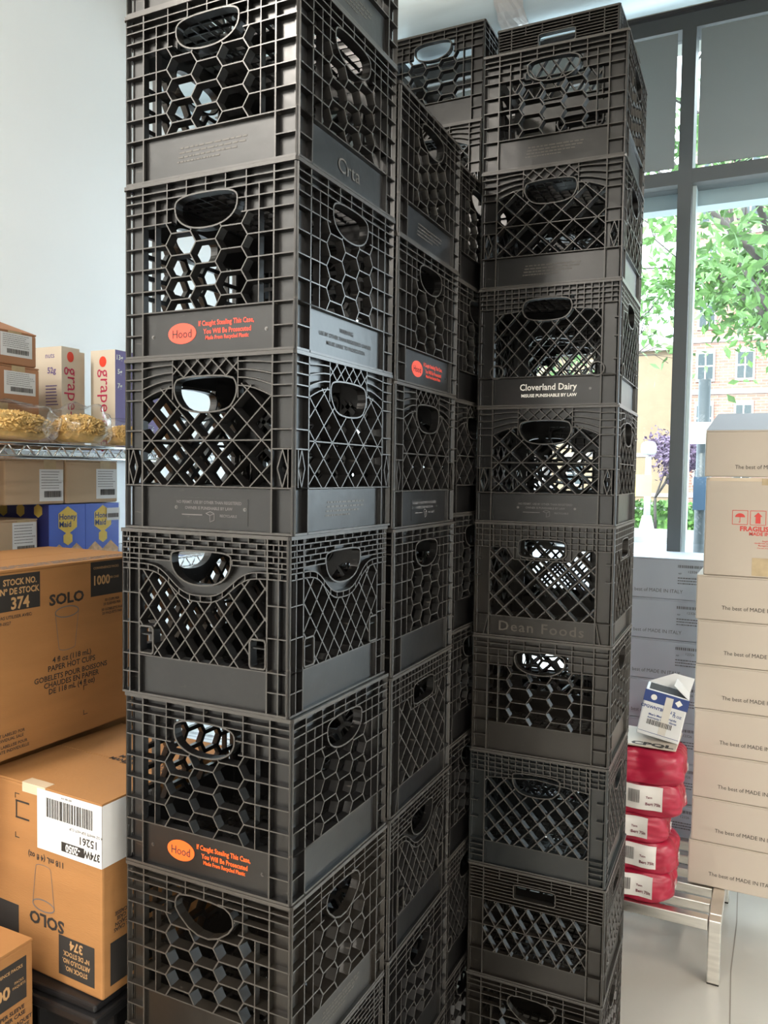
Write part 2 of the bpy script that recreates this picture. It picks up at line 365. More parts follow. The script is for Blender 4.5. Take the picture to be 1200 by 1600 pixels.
def make_type(t):
    mb = MB(); hp = HND[t]; hole = grow(hp, .002)
    notin = lambda x, z: not inside(hole, x, z)
    EX = .124                       # half width of the panel between the corner columns
    ztop = {'hex': .206, 'arch': .21, 'brick': .216, 'bighex': .206, 'thin': .222, 'loop': .214, 'plain': .222, 'slot': .186}[t]
    lab = {'hex': .070, 'arch': .070, 'brick': .066, 'bighex': .070, 'thin': .066, 'loop': .050, 'plain': .058, 'slot': .062}[t]
    R = dict(w0=.0018, w1=.0042, y0=.0015, y1=.012)
    hbar = lambda z, x0=-.159, x1=.159, **k: [mb.bar(a, b, **{**R, **k}) for a, b in clip((x0, z), (x1, z), notin)]
    vbar = lambda x, z0, z1, **k: [mb.bar(a, b, **{**R, **k}) for a, b in clip((x, z0), (x, z1), notin)]
    # top rim and foot
    mb.box(-.161, .161, 0, .013, .2665, .272)
    mb.box(-.160, .160, .0015, .014, .0, .0035)
    hbar(lab, w1=.006)
    for s in (-1, 1):
        vbar(s * EX, 0, .268, w0=.0026, w1=.005)
        # corner post and rounded rim corner
        x = lambda v: s * v
        mb.hexa([(x(.1585), .0015, 0), (x(.1615), .003, 0), (x(.1565), .0105, 0), (x(.155), .009, 0), (x(.1585), .0015, .268), (x(.1615), .003, .268), (x(.1565), .0105, .268), (x(.155), .009, .268)])
        mb.hexa([(x(.161), 0, .2665), (x(.165), .004, .2665), (x(.157), .012, .2665), (x(.152), .008, .2665), (x(.161), 0, .272), (x(.165), .004, .272), (x(.157), .012, .272), (x(.152), .008, .272)])
    def column(holes=None):
        for s in (-1, 1):
            l = [[(s * (EX - .0), 0), (s * .155, 0), (s * .155, .268), (s * EX, .268)]]
            if holes: l.append([(s * a, b) for a, b in holes])
            mb.plate(l, .0115, .0135)
    def colribs(zs, x0=EX, **k):
        for z in zs:
            for s in (-1, 1): mb.bar((s * x0, z), (s * .1595, z), **{**R, **k})
    if t in ('hex', 'bighex'):
        big = t == 'bighex'
        K = dict(w0=.0019, w1=.0075, y0=.0015, y1=.0145) if not big else dict(w0=.0024, w1=.0075, y0=.0015, y1=.019)
        zs = [.036, .070, .104, .138, .172, .206]; tops = [.2265, .2435, .2555]
        column(); colribs(zs + tops)
        for z in tops: hbar(z, -EX, EX)
        hbar(.206, -EX, -.066); hbar(.206, .066, EX)
        zx = (-.072, -.024, .024, .072)
        pred = lambda x, z: lab <= z <= .2055 + (.0 if abs(x) > .06 else .02) and abs(x) < EX and notin(x, z)
        amp = .0055
        for k, xk in enumerate(zx):
            pts = []
            for j in range(-1, 12):
                z = .070 + j * .017
                right_edge = (j % 2 == 0) == (k % 2 == 1)
                pts.append((xk + (amp if right_edge else -amp), z))
            for a, b in zip(pts, pts[1:]):
                for sg in clip(a, b, pred, 12): mb.bar(*sg, **K)
        bounds = [-EX] + list(zx) + [EX]
        for g in range(5):
            par = 0 if g % 2 == 0 else 1      # side gaps even
            j = 0
            for j in range(-1, 12):
                z = .070 + j * .017
                if (j % 2) != par: continue
                xa = bounds[g] + (amp if g > 0 else 0); xb = bounds[g + 1] - (amp if g < 4 else 0)
                for sg in clip((xa, z), (xb, z), pred, 24): mb.bar(*sg, **K)
        for s in (-1, 1): vbar(s * .098, lab, .243 if not big else .206, w1=.004)
        for xx in (0, .037, -.037, .075, -.075): vbar(xx, .206, .268)
        if not big: mb.plate([[(-EX, .206), (EX, .206), (EX, .268), (-EX, .268)], ] if False else [[(-EX, .206), (-.0645, .206), (-.0645, .243), (-EX, .243)]], .0115, .0135); mb.plate([[(EX, .206), (.0645, .206), (.0645, .243), (EX, .243)]], .0115, .0135); mb.box(-EX, EX, .0115, .0135, .2435, .268)
        else: mb.box(-EX, EX, .0115, .0135, .2565, .268); mb.box(.066, EX, .0115, .0135, .238, .245); mb.box(-EX, -.066, .0115, .0135, .243, .2565)
    elif t == 'arch':
        K = dict(w0=.0019, w1=.0085, y0=.0015, y1=.016)
        column([(.1335, .073), (.1525, .073), (.1525, .126), (.1335, .126)])
        # open diamond low in each column is shown by dark plate ribs
        colribs([.255, .2385, .222, .2055, .157, .128, .070])
        for s in (-1, 1):
            mb.poly_bars([(s * .143, .071), (s * .134, .0995), (s * .143, .127), (s * .152, .0995)], True, w0=.002, w1=.003, y0=.0015, y1=.012)
            vbar(s * .1525, .070, .128)
            for q in range(4):
                z0 = .2555 - q * .0165
                pts = [(s * (EX + (.063 - EX) * u), z0 + (.004 + .0045 * q) * math.sin(u * math.pi / 2)) for u in (0, .25, .5, .75, 1)]
                mb.poly_bars(pts, **R)
            zc = .206
            pl = [(s * EX, .268), (s * .063, .268), (s * .063, .2255), (s * .085, .222), (s * .105, .215), (s * EX, .206)]
            mb.plate([pl], .0115, .0135)
        vbar(-.0625, .205, .268); vbar(.0625, .205, .268)
        mb.box(-.0625, .0625, .0115, .0135, .243, .268)
        diamonds(mb, .027, .025, 0, .2515, lambda x, z: abs(x) < .062 and z < .268 and z > .236 and notin(x, z), w0=.002, w1=.004, y0=.0015, y1=.012)
        arc = lambda x: .206 + .0205 * math.sin(min(1, (EX - abs(x)) / .061) * math.pi / 2)
        diamonds(mb, .053, .050, 0, .141, lambda x, z: abs(x) < EX and lab < z < arc(x) and notin(x, z), **K)
        hbar(.141, -EX, EX, w1=.005)
    elif t == 'brick':
        K = dict(w0=.0022, w1=.0065, y0=.0015, y1=.015)
        cur = lambda x, o=0: .216 - o - .044 * math.exp(-abs(x / .066) ** 3.2)
        column()
        colribs([.167, .118, .066, .036], w1=.004)
        for s in (-1, 1): vbar(s * .144, 0, .268); 
        lev = [.2585, .2495, .2405, .2315, .2235]
        for q, z in enumerate(lev):
            for sg in clip((-.159, z), (.159, z), lambda x, zz: notin(x, zz) and zz > cur(x) + .003): mb.bar(*sg, **R)
            for i in range(-5, 6):
                xv = i * .03 + (.015 if q % 2 else 0)
                zt = .267 if q == 0 else lev[q - 1]
                if abs(xv) < .157 and notin(xv, z + .003) and notin(xv, zt - .002) and z > cur(xv): mb.bar((xv, z), (xv, zt), **R)
        xsn = [-.159 + i * .318 / 40 for i in range(41)]
        mb.poly_bars([(x, cur(x)) for x in xsn], **R)
        mb.poly_bars([(x, cur(x, .0095)) for x in xsn], **{**R, 'w1': .005})
        for i in range(-7, 8):
            xv = i * .021; mb.bar((xv, cur(xv, .0095)), (xv, cur(xv)), **R)
        pl = [(-EX, .268)] + [(x, cur(x, .0095)) for x in xsn if abs(x) < EX] + [(EX, .268)]
        mb.plate([pl, grow(hp, .001)], .0115, .0135)
        loops = [[(s * .120, .070), (s * .096, .070), (s * .094, .074), (s * .094, .110), (s * .097, .114), (s * .120, .114), (s * .1225, .110), (s * .1225, .073)] for s in (-1, 1)]
        for l in loops: mb.poly_bars(l, True, w0=.0026, w1=.0045, y0=.0, y1=.016)
        for s in (-1, 1): mb.bar((s * .094, .100), (s * .1225, .100), w0=.002, w1=.004, y0=.004, y1=.014)
        diamonds(mb, .0375, .046, .008, .10, lambda x, z: abs(x) < EX and lab < z < cur(x, .0095) and not (abs(x) > .093 and z < .115), **K)
    elif t in ('thin', 'loop', 'plain'):
        K = {'thin': dict(w0=.0018, w1=.0035, y0=.0015, y1=.013), 'loop': dict(w0=.0026, w1=.0075, y0=.0015, y1=.014), 'plain': dict(w0=.0026, w1=.006, y0=.0015, y1=.014)}[t]
        column()
        if t == 'thin':
            tl = [.257, .246, .235, .224]; bot = lambda x: .222 - .010 * max(0, 1 - abs(abs(x) - .1) / .03) * 0 - .012 * (abs(x) / EX)
        elif t == 'loop':
            tl = [.256, .242, .228, .214]; bot = lambda x: .214 if abs(x) > .085 else (.214 - (.085 - abs(x)) * 1.6 if abs(x) > .068 else .1865)
        else:
            tl = [.2585, .247, .2355, .224]; bot = lambda x: .222 - .012 * (abs(x) / EX)
        for z in tl:
            for sg in clip((-.159, z), (.159, z), notin): mb.bar(*sg, **R)
        for xv in [i * .0165 for i in range(-7, 8)] + [.143, -.143]:
            zb = tl[-1] if abs(xv) > EX else max(bot(xv), .17)
            for sg in clip((xv, zb), (xv, .268), notin): mb.bar(*sg, **R)
        xsn = [-EX + i * 2 * EX / 30 for i in range(31)]
        mb.poly_bars([(x, bot(x)) for x in xsn], **R) if t != 'thin' else [mb.bar(*s_, **R) for a, b in zip(xsn, xsn[1:]) for s_ in clip((a, bot(a)), (b, bot(b)), notin, 6)]
        xl = [x for x in xsn if x <= -.060] + [-.0595]
        xr = [.0595] + [x for x in xsn if x >= .060]
        if t == 'loop':
            mb.plate([[(-EX, .268)] + [(x, bot(x)) for x in xsn] + [(EX, .268)], hp], .0115, .0135)
            for i in range(-2, 3): mb.bar((i * .018, bot(0)), (i * .018, .191), **R)
        else:
            mb.plate([[(-EX, .268)] + [(x, bot(x)) for x in xl] + [(-.0595, .268)]], .0115, .0135)
            mb.plate([[(EX, .268)] + [(x, bot(x)) for x in xr[::-1]] + [(.0595, .268)]], .0115, .0135)
            mb.box(-.0595, .0595, .0115, .0135, .246 if t == 'thin' else .236, .268)
        px, pz, xo = {'thin': (.037, .041, .0), 'loop': (.050, .050, .012), 'plain': (.041, .044, .006)}[t]
        ok = lambda x, z: abs(x) < EX and lab < z < bot(x) and notin(x, z)
        if t == 'thin':
            for s in (-1, 1):
                ring = [(s * .115 + .0155 * math.cos(a), .079 + .0155 * math.sin(a)) for a in [2 * math.pi * i / 18 for i in range(18)]]
                mb.poly_bars(ring, True, w0=.0026, w1=.004, y0=.0, y1=.016)
            ok = lambda x, z: abs(x) < EX and lab < z < bot(x) and notin(x, z) and (abs(x) - .115) ** 2 + (z - .079) ** 2 > .0155 ** 2
            colribs([lab]); 
            for z in (.19, .15, .10): colribs([z], x0=.150)
        if t == 'loop':
            colribs([lab])
            for z in (.185, .145): colribs([z], x0=.145)
            for s in (-1, 1): mb.bar((s * .126, .05), (s * .136, .002), **R); 
        if t == 'plain':
            colribs([lab, .045, .032, .019]);
            for z in (.19, .15, .11): colribs([z], x0=.140)
        diamonds(mb, px, pz, xo, .12, ok, **K)
    else:   # slot: many close ribs, rectangular grip, lattice in two rows
        K = dict(w0=.0024, w1=.0055, y0=.0015, y1=.014)
        column()
        tl = [.260, .252, .244, .236, .228, .220, .212, .204, .196, .188]
        for z in tl:
            for sg in clip((-.159, z), (.159, z), notin): mb.bar(*sg, w0=.0018, w1=.003, y0=.0015, y1=.012)
        mb.plate([[(-EX, .186), (EX, .186), (EX, .268), (-EX, .268)], hp], .0115, .0135)
        colribs([.125, lab])
        hbar(.125, -EX, EX, w1=.006)
        for xv in (-.085, -.04, .04, .085): vbar(xv, .245, .268)
        diamonds(mb, .037, .056, 0, .097, lambda x, z: abs(x) < EX and lab < z < .186 and notin(x, z), **K)
    body1 = mb
    # four sides
    full = MB()
    for k in range(4):
        M = Matrix.Rotation(math.pi / 2 * k, 3, 'Z')
        n = len(full.v)
        full.v += [tuple(M @ Vector((x, y - HW, z))) for x, y, z in body1.v]
        full.f += [tuple(i + n for i in f) for f in body1.f]
    # floor grid
    e = .150
    for i in range(-6, 7):
        full.box(i * .023 - .0015, i * .023 + .0015, -e, e, .003, .009); full.box(-e, e, i * .023 - .0015, i * .023 + .0015, .003, .0085)
    full.box(-.03, .03, -.03, .03, .0035, .007)
    lb = MB().box(-EX + .001, EX - .001, .0085, .0110, .0036, lab - .002)
    lb.bar((-EX + .004, .006), (-EX + .004, lab - .005), w0=.001, w1=.0012, y0=.0075, y1=.0086)
    lb.v = [(x, y - HW, z) for x, y, z in lb.v]
    hd = MB().poly_bars(hp, True, w0=.0024, w1=.0032, y0=.0012, y1=.017)
    hd.v = [(x, y - HW, z) for x, y, z in hd.v]
    return full, lb, hd, lab
TYPES = {}
def get(t, c):
    if (t, c) not in TYPES:
        b, l, h, lab = make_type(t)
        TYPES[(t, c)] = (b.mesh('crate_body', PL[c]), l.mesh('label_panel', PL[c]), h.mesh('handle_rim', PL[c]), lab)
    return TYPES[(t, c)]
RIV = MB()
def rivet_mesh():
    mb = MB()
    for r, a, b in ((.0030, .0008, 0), (.0016, .0020, .0008)):
        mb.tube((0, -a, 0), (0, -b, 0), r, 12)
    return mb.mesh('rivet', mat('dull_steel', (.16, .155, .15), .4, 1))
RIVM = rivet_mesh()
PY = -HW + .0085       # front surface of a label panel in crate coordinates
EMB = mat('raised_lettering', (.085, .075, .064), .4)
def prints(kind, panel, lab, c, hz):
    zc = lab / 2
    pm = PL[c]
    def add(name, mb, mt, label=None): return link(name, mb.mesh(name, mt), panel, label)
    y = PY - .0006
    if kind.startswith('oval'):
        m_ = ORG if kind == 'oval_orange' else RED
        tilt = 0
        ov = MB().plate([[(-.050 + .0275 * math.cos(a), zc + .0005 + .0160 * math.sin(a)) for a in [2 * math.pi * i / 32 for i in range(32)]]], y, PY)
        o = add('logo', ov, m_, 'oval logo on the crate front')
        add('logo_lettering', text('Hood', .0185, (-.050, y - .0004, zc), bold=.004, sx=.92), INK)
        tm = MB()
        if True:
            text('If Caught Stealing This Case,', .0108, (.034, y, zc + .0125), sx=.84, mb=tm, bold=.02)
            text('You Will Be Prosecuted', .0108, (.036, y, zc + .001), sx=.84, mb=tm, bold=.02)
            text('Made From Recycled Plastic', .0085, (.036, y, zc - .0095), sx=.84, mb=tm, bold=.02)
        add('printed_text', tm, m_)
        for s in (-1, 1):
            r = link('rivet', RIVM, panel, 'small steel rivet'); r.location = (s * .108, PY, zc - .002)
    elif kind == 'permit':
        tm = MB().box(-.064, .078, PY - .0006, PY - .0001, .011, .052)
        add('raised_plate', tm, pm)
        t2 = MB(); y2 = PY - .0012
        text('NO PERMIT. USE BY OTHER THAN REGISTERED', .0066, (.004, y2, .045), mb=t2, sx=.9, bold=.02)
        text('OWNER IS PUNISHABLE BY LAW', .0066, (.004, y2, .036), mb=t2, sx=.95, bold=.02)
        t2.box(-.048, -.008, y2, y2 + .001, .0245, .026)
        text('RECYCLABLE', .0055, (.042, y2, .025), mb=t2, bold=.02)
        L = [((0, .034), (.008, .031)), ((.008, .031), (.008, .021)), ((0, .034), (-.008, .031)), ((0, .028), (.008, .031)), ((0, .028), (-.008, .031)), ((0, .028), (0, .018)), ((0, .018), (.008, .021))]
        for a, b in L: t2.bar((a[0] + .007, a[1] - .003), (b[0] + .007, b[1] - .003), w0=.0009, w1=.0009, y0=y2, y1=y2 + .001)
        add('embossed_text', t2, INKG)
        for xx in (-.060, .072):
            r = link('rivet', RIVM, panel, 'small steel rivet'); r.location = (xx, PY, .036)
    elif kind == 'warning':
        t2 = MB()
        text('WARNING', .0095, (0, y, zc + .014), mb=t2, bold=.02)
        text('USE BY OTHER THAN REGISTERED OWNER', .0085, (0, y, zc + .001), mb=t2, sx=1.05, bold=.02)
        text('MISUSE LIABLE TO PROSECUTION', .0085, (0, y, zc - .011), mb=t2, bold=.02)
        add('printed_text', t2, INK)
    elif kind == 'emboss':
        t2 = MB()
        for i in range(4): t2.add(fine('front', (.02 - i * .012, y + .0004, zc + .012 - i * .007), .15 - i * .02, 1, .007, seed=i + 4).v, fine('front', (.02 - i * .012, y + .0004, zc + .012 - i * .007), .15 - i * .02, 1, .007, seed=i + 4).f)
        add('embossed_text', t2, EMB)
    elif kind == 'script':
        add('embossed_text', text('Crta', .034, (.0, y - .0006, zc), bold=.0, sx=1.2), EMB)
    elif kind == 'dairy':
        t2 = MB(); text('Cloverland Dairy', .0205, (.005, y, zc + .008), mb=t2, sx=.92, bold=.014)
        text('MISUSE PUNISHABLE BY LAW', .0098, (.007, y, zc - .009), mb=t2, sx=1.0, bold=.03)
        add('printed_text', t2, WHT)
        r = link('rivet', RIVM, panel, 'small steel rivet'); r.location = (.100, PY, zc + .004)
    elif kind == 'foods':
        t2 = MB()
        for q in range(6): text('Dean Foods', .033, (.0, y - .0005 * q, zc + .001), bold=.004, sx=1.1, spacing=1.15, mb=t2)
        add('embossed_text', t2, EMB)
def crate(t, c, loc, rz, hgt, label, front=None, side=None, group=None):
    body, lm, hm, lab = get(t, c)
    o = thing('milk_crate', label, 'milk crate', loc, rz, group)
    o.scale = (1, 1, hgt / H)
    link('crate_body', body, o)
    for k in range(4):
        l = link('label_panel', lm, o); l.rotation_euler = (0, 0, math.pi / 2 * k)
        h = link('handle_rim', hm, o); h.rotation_euler = (0, 0, math.pi / 2 * k)
        if k == 0 and front: prints(front, l, lab, c, hgt)
        if k == 1 and side: prints(side, l, lab, c, hgt)
    return o
ORD = ['topmost', 'second from the top', 'third from the top', 'fourth from the top', 'fifth from the top', 'sixth from the top', 'seventh from the top', 'eighth from the top', 'ninth from the top', 'tenth from the top']
LOOK = {'hex': 'hexagon mesh', 'arch': 'fanned ribs', 'brick': 'brick ribs', 'bighex': 'thick hexagons', 'thin': 'fine lattice', 'loop': 'looped ribs', 'plain': 'diamond lattice', 'slot': 'slot grip'}
def stack(where, cx, cy, rz, zs, types, group):
    """cx, cy: front right corner; zs: seam heights from the top down; types: (type, colour, dx, dy, front, side, extra)"""
    n = len(types)
    for i in range(n - 1, -1, -1):
        ty, co, dx, dy, fr_, sd_, ex = types[i]
        z1, z0 = zs[i], zs[i + 1]
        x = cx + dx + (-HW * math.cos(rz) - HW * math.sin(rz)); y = cy + dy + (-HW * math.sin(rz) + HW * math.cos(rz))
        pos = ORD[i] if i < n - 1 else 'bottom one'
        crate(ty, co, (x, y, z0), rz, z1 - z0 - .0008, 'black milk crate with %s, %s of %s' % (ex or LOOK[ty], pos, where), fr_, sd_, group)
B_ = 'black'
stack('the nearest stack', -.629, .993, 0, [2.476, 2.208, 1.943, 1.669, 1.397, 1.126, .842, .561, .280, 0], [
    ('hex', B_, .002, 0, 'emboss', 'emboss', ''), ('hex', B_, .001, 0, 'emboss', 'script', ''), ('hex', B_, .0, 0, 'oval_red', 'warning', 'red logo'),
    ('arch', B_, .0, -.001, 'permit', 'emboss', ''), ('brick', B_, -.005, -.003, None, None, ''), ('hex', B_, .0, 0, 'oval_orange', None, 'orange logo'),
    ('bighex', 'brown', .001, .001, None, 'emboss', ''), ('brick', B_, 0, 0, None, None, ''), ('hex', B_, 0, 0, None, None, '')], 'crates in the nearest stack')
stack('the second stack back', -.631, 1.340, rad(1.2), [2.199, 1.929, 1.662, 1.388, 1.110, .839, .566, .283, 0], [
    ('hex', B_, 0, 0, None, 'emboss', ''), ('hex', B_, 0, 0, None, 'oval_red', 'red logo'), ('arch', B_, -.002, 0, None, 'permit', ''), ('hex', B_, 0, 0, None, None, ''),
    ('loop', B_, -.001, 0, None, None, ''), ('brick', B_, 0, 0, None, None, ''), ('bighex', B_, .001, 0, None, None, ''), ('hex', B_, 0, 0, None, None, '')], 'crates in the stack behind the nearest')
stack('the third stack back', -.656, 1.682, 0, [2.185, 1.93, 1.66, 1.40, 1.13, .865, .597, .30, 0], [
    ('hex', B_, 0, 0, None, None, ''), ('hex', B_, 0, 0, None, None, ''), ('arch', B_, 0, 0, None, None, ''), ('hex', B_, 0, 0, None, None, ''),
    ('hex', B_, 0, 0, None, None, ''), ('bighex', B_, 0, 0, None, None, ''), ('thin', B_, 0, 0, None, None, ''), ('hex', B_, 0, 0, None, None, '')], 'crates in the third stack of the row')
stack('the tall rear left stack', -.795, 2.25, 0, [2.80 - .28 * i for i in range(11)], [
    ('hex', B_, 0, 0, None, None, ''), ('arch', 'brown', -.004, 0, None, None, '')] + [(['hex', 'thin', 'arch', 'plain'][i % 4], B_, 0, 0, None, None, '') for i in range(8)], 'crates in the tall back stack')
stack('the tall rear right stack', -.400, 2.160, 0, [2.705 - .2705 * i for i in range(11)], [
    ('slot', B_, 0, 0, None, None, ''), ('hex', B_, 0, 0, None, None, '')] + [(['arch', 'thin', 'hex', 'plain'][i % 4], B_, 0, 0, None, None, '') for i in range(8)], 'crates in the stack behind the right one')
stack('the right front stack', -.3172, 1.8235, rad(1.56), [2.459, 2.193, 1.926, 1.651, 1.381, 1.110, .833, .554, .280, 0], [
    ('hex', B_, 0, 0, 'emboss', None, ''), ('arch', B_, 0, 0, 'emboss', None, ''), ('thin', B_, -.001, 0, 'dairy', None, 'white lettering'), ('arch', B_, 0, 0, 'permit', None, ''),
    ('loop', 'brown', 0, 0, 'foods', None, 'raised lettering'), ('hex', 'brown', 0, 0, None, None, ''), ('plain', 'grey', -.001, 0, None, None, ''), ('slot', 'brown', .001, 0, None, None, ''),
    ('bighex', 'brown', 0, 0, None, None, '')], 'crates in the right front stack')

# ------------------------------------------------------------------ cartons and goods
class Thing:
    """collects parts given in room coordinates; the Empty stands at the base centre"""
    def __init__(s, name, label, cat, x0, x1, y0, y1, z0, z1, rz=0, group=None):
        s.b = (x0, x1, y0, y1, z0, z1); s.o = ((x0 + x1) / 2, (y0 + y1) / 2, z0)
        s.root = thing(name, label, cat, s.o, rz, group)
    def part(s, name, mb, mt, parent=None, label=None, smooth=False):
        return link(name, mb.mesh(name, mt, smooth, s.o), parent or s.root, label)
def carton(label, x0, x1, y0, y1, z0, z1, mt, rz=0, group=None, name='carton', cat='box', seam='x', tape=None):
    T = Thing(name, label, cat, x0, x1, y0, y1, z0, z1, rz, group)
    t = .004
    bd = MB(); bd.box(x0, x1, y0, y1, z0, z1 - t)
    body = T.part('carton_body', bd, mt); bevel(body, .004)
    ym = (y0 + y1) / 2; xm = (x0 + x1) / 2
    for a in (0, 1):
        if seam == 'x': fl = box(x0 + .001, x1 - .001, y0 + .0005 if a == 0 else ym + .001, ym - .001 if a == 0 else y1 - .0005, z1 - t, z1)
        else: fl = box(x0 + .0005 if a == 0 else xm + .001, xm - .001 if a == 0 else x1 - .0005, y0 + .001, y1 - .001, z1 - t, z1)
        T.part('top_flap', fl, mt)
    if tape:
        if seam == 'x': tp = box(x0, x1, ym - .024, ym + .024, z1, z1 + .0004)
        else: tp = box(xm - .024, xm + .024, y0, y1, z1, z1 + .0004)
        T.part('packing_tape', tp, tape)
    return T

def P_y(px, py, Y):   # where the sight line through a photo pixel meets the wall plane at depth Y
    D = CF + CR * ((px - 600) / FPX) - CU * ((py - 800) / FPX); return CO + D * (Y / D.y)
# -- big cup cartons on the left
X1 = -1.272
T = carton('big brown paper cup carton with two black print blocks, on the shelf side', X1 - .32, X1, .83, 1.40, .947, 1.302, KRAFT, seam='y')
def cup(frame, c, h, flip=1, mb=None):
    mb = mb or MB(); cx, cy, cz = c
    def seg_(a, b, wd):
        (u0, v0), (u1, v1) = a, b; L = math.hypot(u1 - u0, v1 - v0); nx, nz = -(v1 - v0) / L * wd / 2, (u1 - u0) / L * wd / 2
        pts = [(u0 + nx, v0 + nz), (u1 + nx, v1 + nz), (u1 - nx, v1 - nz), (u0 - nx, v0 - nz)]
        if frame == 'right': mb.add([(cx + .0005, cy + flip * a_, cz + flip * b_) for a_, b_ in pts], [(0, 1, 2, 3)])
        else: mb.add([(cx + flip * a_, cy - .0005, cz + flip * b_) for a_, b_ in pts], [(0, 1, 2, 3)])
    R_ = .36 * h; r_ = .25 * h
    for k in range(24):
        a, b = 2 * math.pi * k / 24, 2 * math.pi * (k + 1) / 24
        seg_((R_ * math.cos(a), h * .42 + .13 * h * math.sin(a)), (R_ * math.cos(b), h * .42 + .13 * h * math.sin(b)), .0022)
    seg_((-R_, h * .42), (-r_, -h * .45), .0011); seg_((R_, h * .42), (r_, -h * .45), .0011)
    for k in range(12):
        a, b = math.pi + math.pi * k / 12, math.pi + math.pi * (k + 1) / 12
        seg_((r_ * math.cos(a), -h * .45 + .07 * h * math.sin(a)), (r_ * math.cos(b), -h * .45 + .07 * h * math.sin(b)), .0011)
    return mb
blk = T.part('black_print_block', quad(MB(), 'right', (X1, 1.035, 1.259), .125, .068), INK)
tt = MB(); xx = X1 + .0009
text('STOCK NO.', .0165, (xx, 1.052, 1.279), 'right', mb=tt, sx=.85, bold=.03); text('Nº DE STOCK', .0165, (xx, 1.052, 1.262), 'right', mb=tt, sx=.85, bold=.03); text('374', .031, (xx, 1.052, 1.239), 'right', mb=tt, bold=.03, sx=.9)
KTXT = mat('kraft_lettering', (.46, .27, .12), .7)
T.part('printed_text', tt, KTXT, blk)
blk = T.part('black_print_block', quad(MB(), 'right', (X1, 1.283, 1.262), .115, .072), INK)
tt = MB(); text('1000', .027, (xx, 1.256, 1.259), 'right', mb=tt, bold=.03, sx=.9); text('CONVENIENCE PACKS', .007, (xx, 1.268, 1.285), 'right', mb=tt); text('PER CASE', .0065, (xx, 1.29, 1.262), 'right', mb=tt)
T.part('printed_text', tt, KTXT, blk)
tt = MB(); xx = X1 + .0006
text('SOLO', .0295, (xx, 1.163, 1.233), 'right', mb=tt, bold=.035, sx=1.15)
text('4 fl oz (118 mL)', .0155, (xx, 1.176, 1.112), 'right', mb=tt, bold=.02); text('PAPER HOT CUPS', .0155, (xx, 1.176, 1.098), 'right', mb=tt, bold=.02)
text('GOBELETS POUR BOISSONS', .0150, (xx, 1.176, 1.080), 'right', mb=tt, bold=.02); text('CHAUDES EN PAPIER', .0150, (xx, 1.176, 1.066), 'right', mb=tt, bold=.02); text('DE 118 mL (4 fl oz)', .0150, (xx, 1.176, 1.051), 'right', mb=tt, bold=.02)
text('NE PAS UTILISER AVEC:', .0085, (xx, 1.035, 1.214), 'right', mb=tt, bold=.02); text('349-0027', .0085, (xx, 1.015, 1.203), 'right', mb=tt)
for i, s_ in enumerate(['NOT LABELED FOR', 'INDIVIDUAL SALE', 'NON LABELLISE POUR', 'LA VENTE INDIVIDUELLE']): text(s_, .008, (xx, 1.026, .995 - i * .0092 - (i > 1) * .003), 'right', mb=tt, bold=.02)
for i in range(4): text(['50 CUPS PER', '20 SLEEVES PER', '50 GOBELETS PAR', '20 PAQUETS PAR'][i], .0075, (xx, 1.285, 1.215 - i * .0085 - (i > 1) * .003), 'right', mb=tt, bold=.02)
text('7/8', .011, (xx, 1.22, 1.0), 'right', mb=tt) if False else None
T.part('printed_text', tt, INK); tt = MB()
for (yy, zz, sx_, sz_) in ((1.205, 1.045, 1, 1), (1.205, .985, 1, -1)):
    quad(tt, 'right', (xx, yy + .005, zz), .010, .0012); quad(tt, 'right', (xx, yy, zz - sz_ * .004), .0012, .010)
T.part('corner_marks', tt, INK)
T.part('cup_drawing', cup('right', (X1, 1.163, 1.171), .082), INKG)
ft_ = fine('up', (X1 - .05, 1.12, 1.3022), .08, 1, .01)
top = MB()
for i in range(3):
    y = .95
    r_ = random.Random(i)
    while y < 1.36:
        a = r_.uniform(.006, .018); quad(top, 'up', (X1 - .02 - i * .014, y, 1.3022), .006, a); y += a + .004
T.part('top_print', top, INKG)

X2 = -.986; Y2 = .987
T = carton('brown paper cup carton standing upside down with a white barcode label, on the black tote', X2 - .305, X2, Y2, Y2 + .33, .593, .932, KRAFT, rz=rad(-2.5))
T.part('packing_tape', box(X2 - .20, X2 - .14, Y2 - .0006, Y2 + .02, .915, .9325), CLEART)
lb = MB(); quad(lb, 'front', (X2 - .080, Y2 - .0007, .8755), .160, .107); quad(lb, 'right', (X2, Y2 + .06, .8755), .12, .107)
lp = T.part('paper_label', lb, PAPER)
T.part('barcode', barcode('front', (X2 - .078, Y2 - .0013, .900), .115, .034, 34), INK, lp)
T.part('barcode', barcode('right', (X2 + .0006, Y2 + .095, .892), .08, .05, 24, 2), INK, lp)
tt = MB(); yy = Y2 - .0014
text('15261', .019, (X2 - .032, yy, .859), roll=math.pi, mb=tt, bold=.02); text('4 OZ WHITE SGP HOT CUP', .0065, (X2 - .038, yy, .874), roll=math.pi, mb=tt); text('REF 000 374', .005, (X2 - .085, yy, .9235), roll=math.pi, mb=tt)
text('-2050', .0, (0, 0, 0), mb=MB()) if False else None
text('374W', .018, (X2 - .024, yy, .839), roll=math.pi, mb=tt, bold=.04, sx=.85)
T.part('label_text', tt, INK, lp)
bb = T.part('black_print_block', quad(MB(), 'front', (X2 - .070, Y2 - .0011, .839), .056, .0165), INK, lp)
T.part('label_code', text('-2050', .018, (X2 - .069, yy - .0008, .839), roll=math.pi, bold=.03, sx=.85), PAPER, lp)
tt = MB(); yy = Y2 - .0006
text('SOLO', .030, (X2 - .138, yy, .693), roll=math.pi, mb=tt, bold=.035, sx=1.15)
text('118 mL (4 fl oz)', .0145, (X2 - .140, yy, .806), roll=math.pi, mb=tt, bold=.02)
T.part('printed_text', tt, INK); tt = MB()
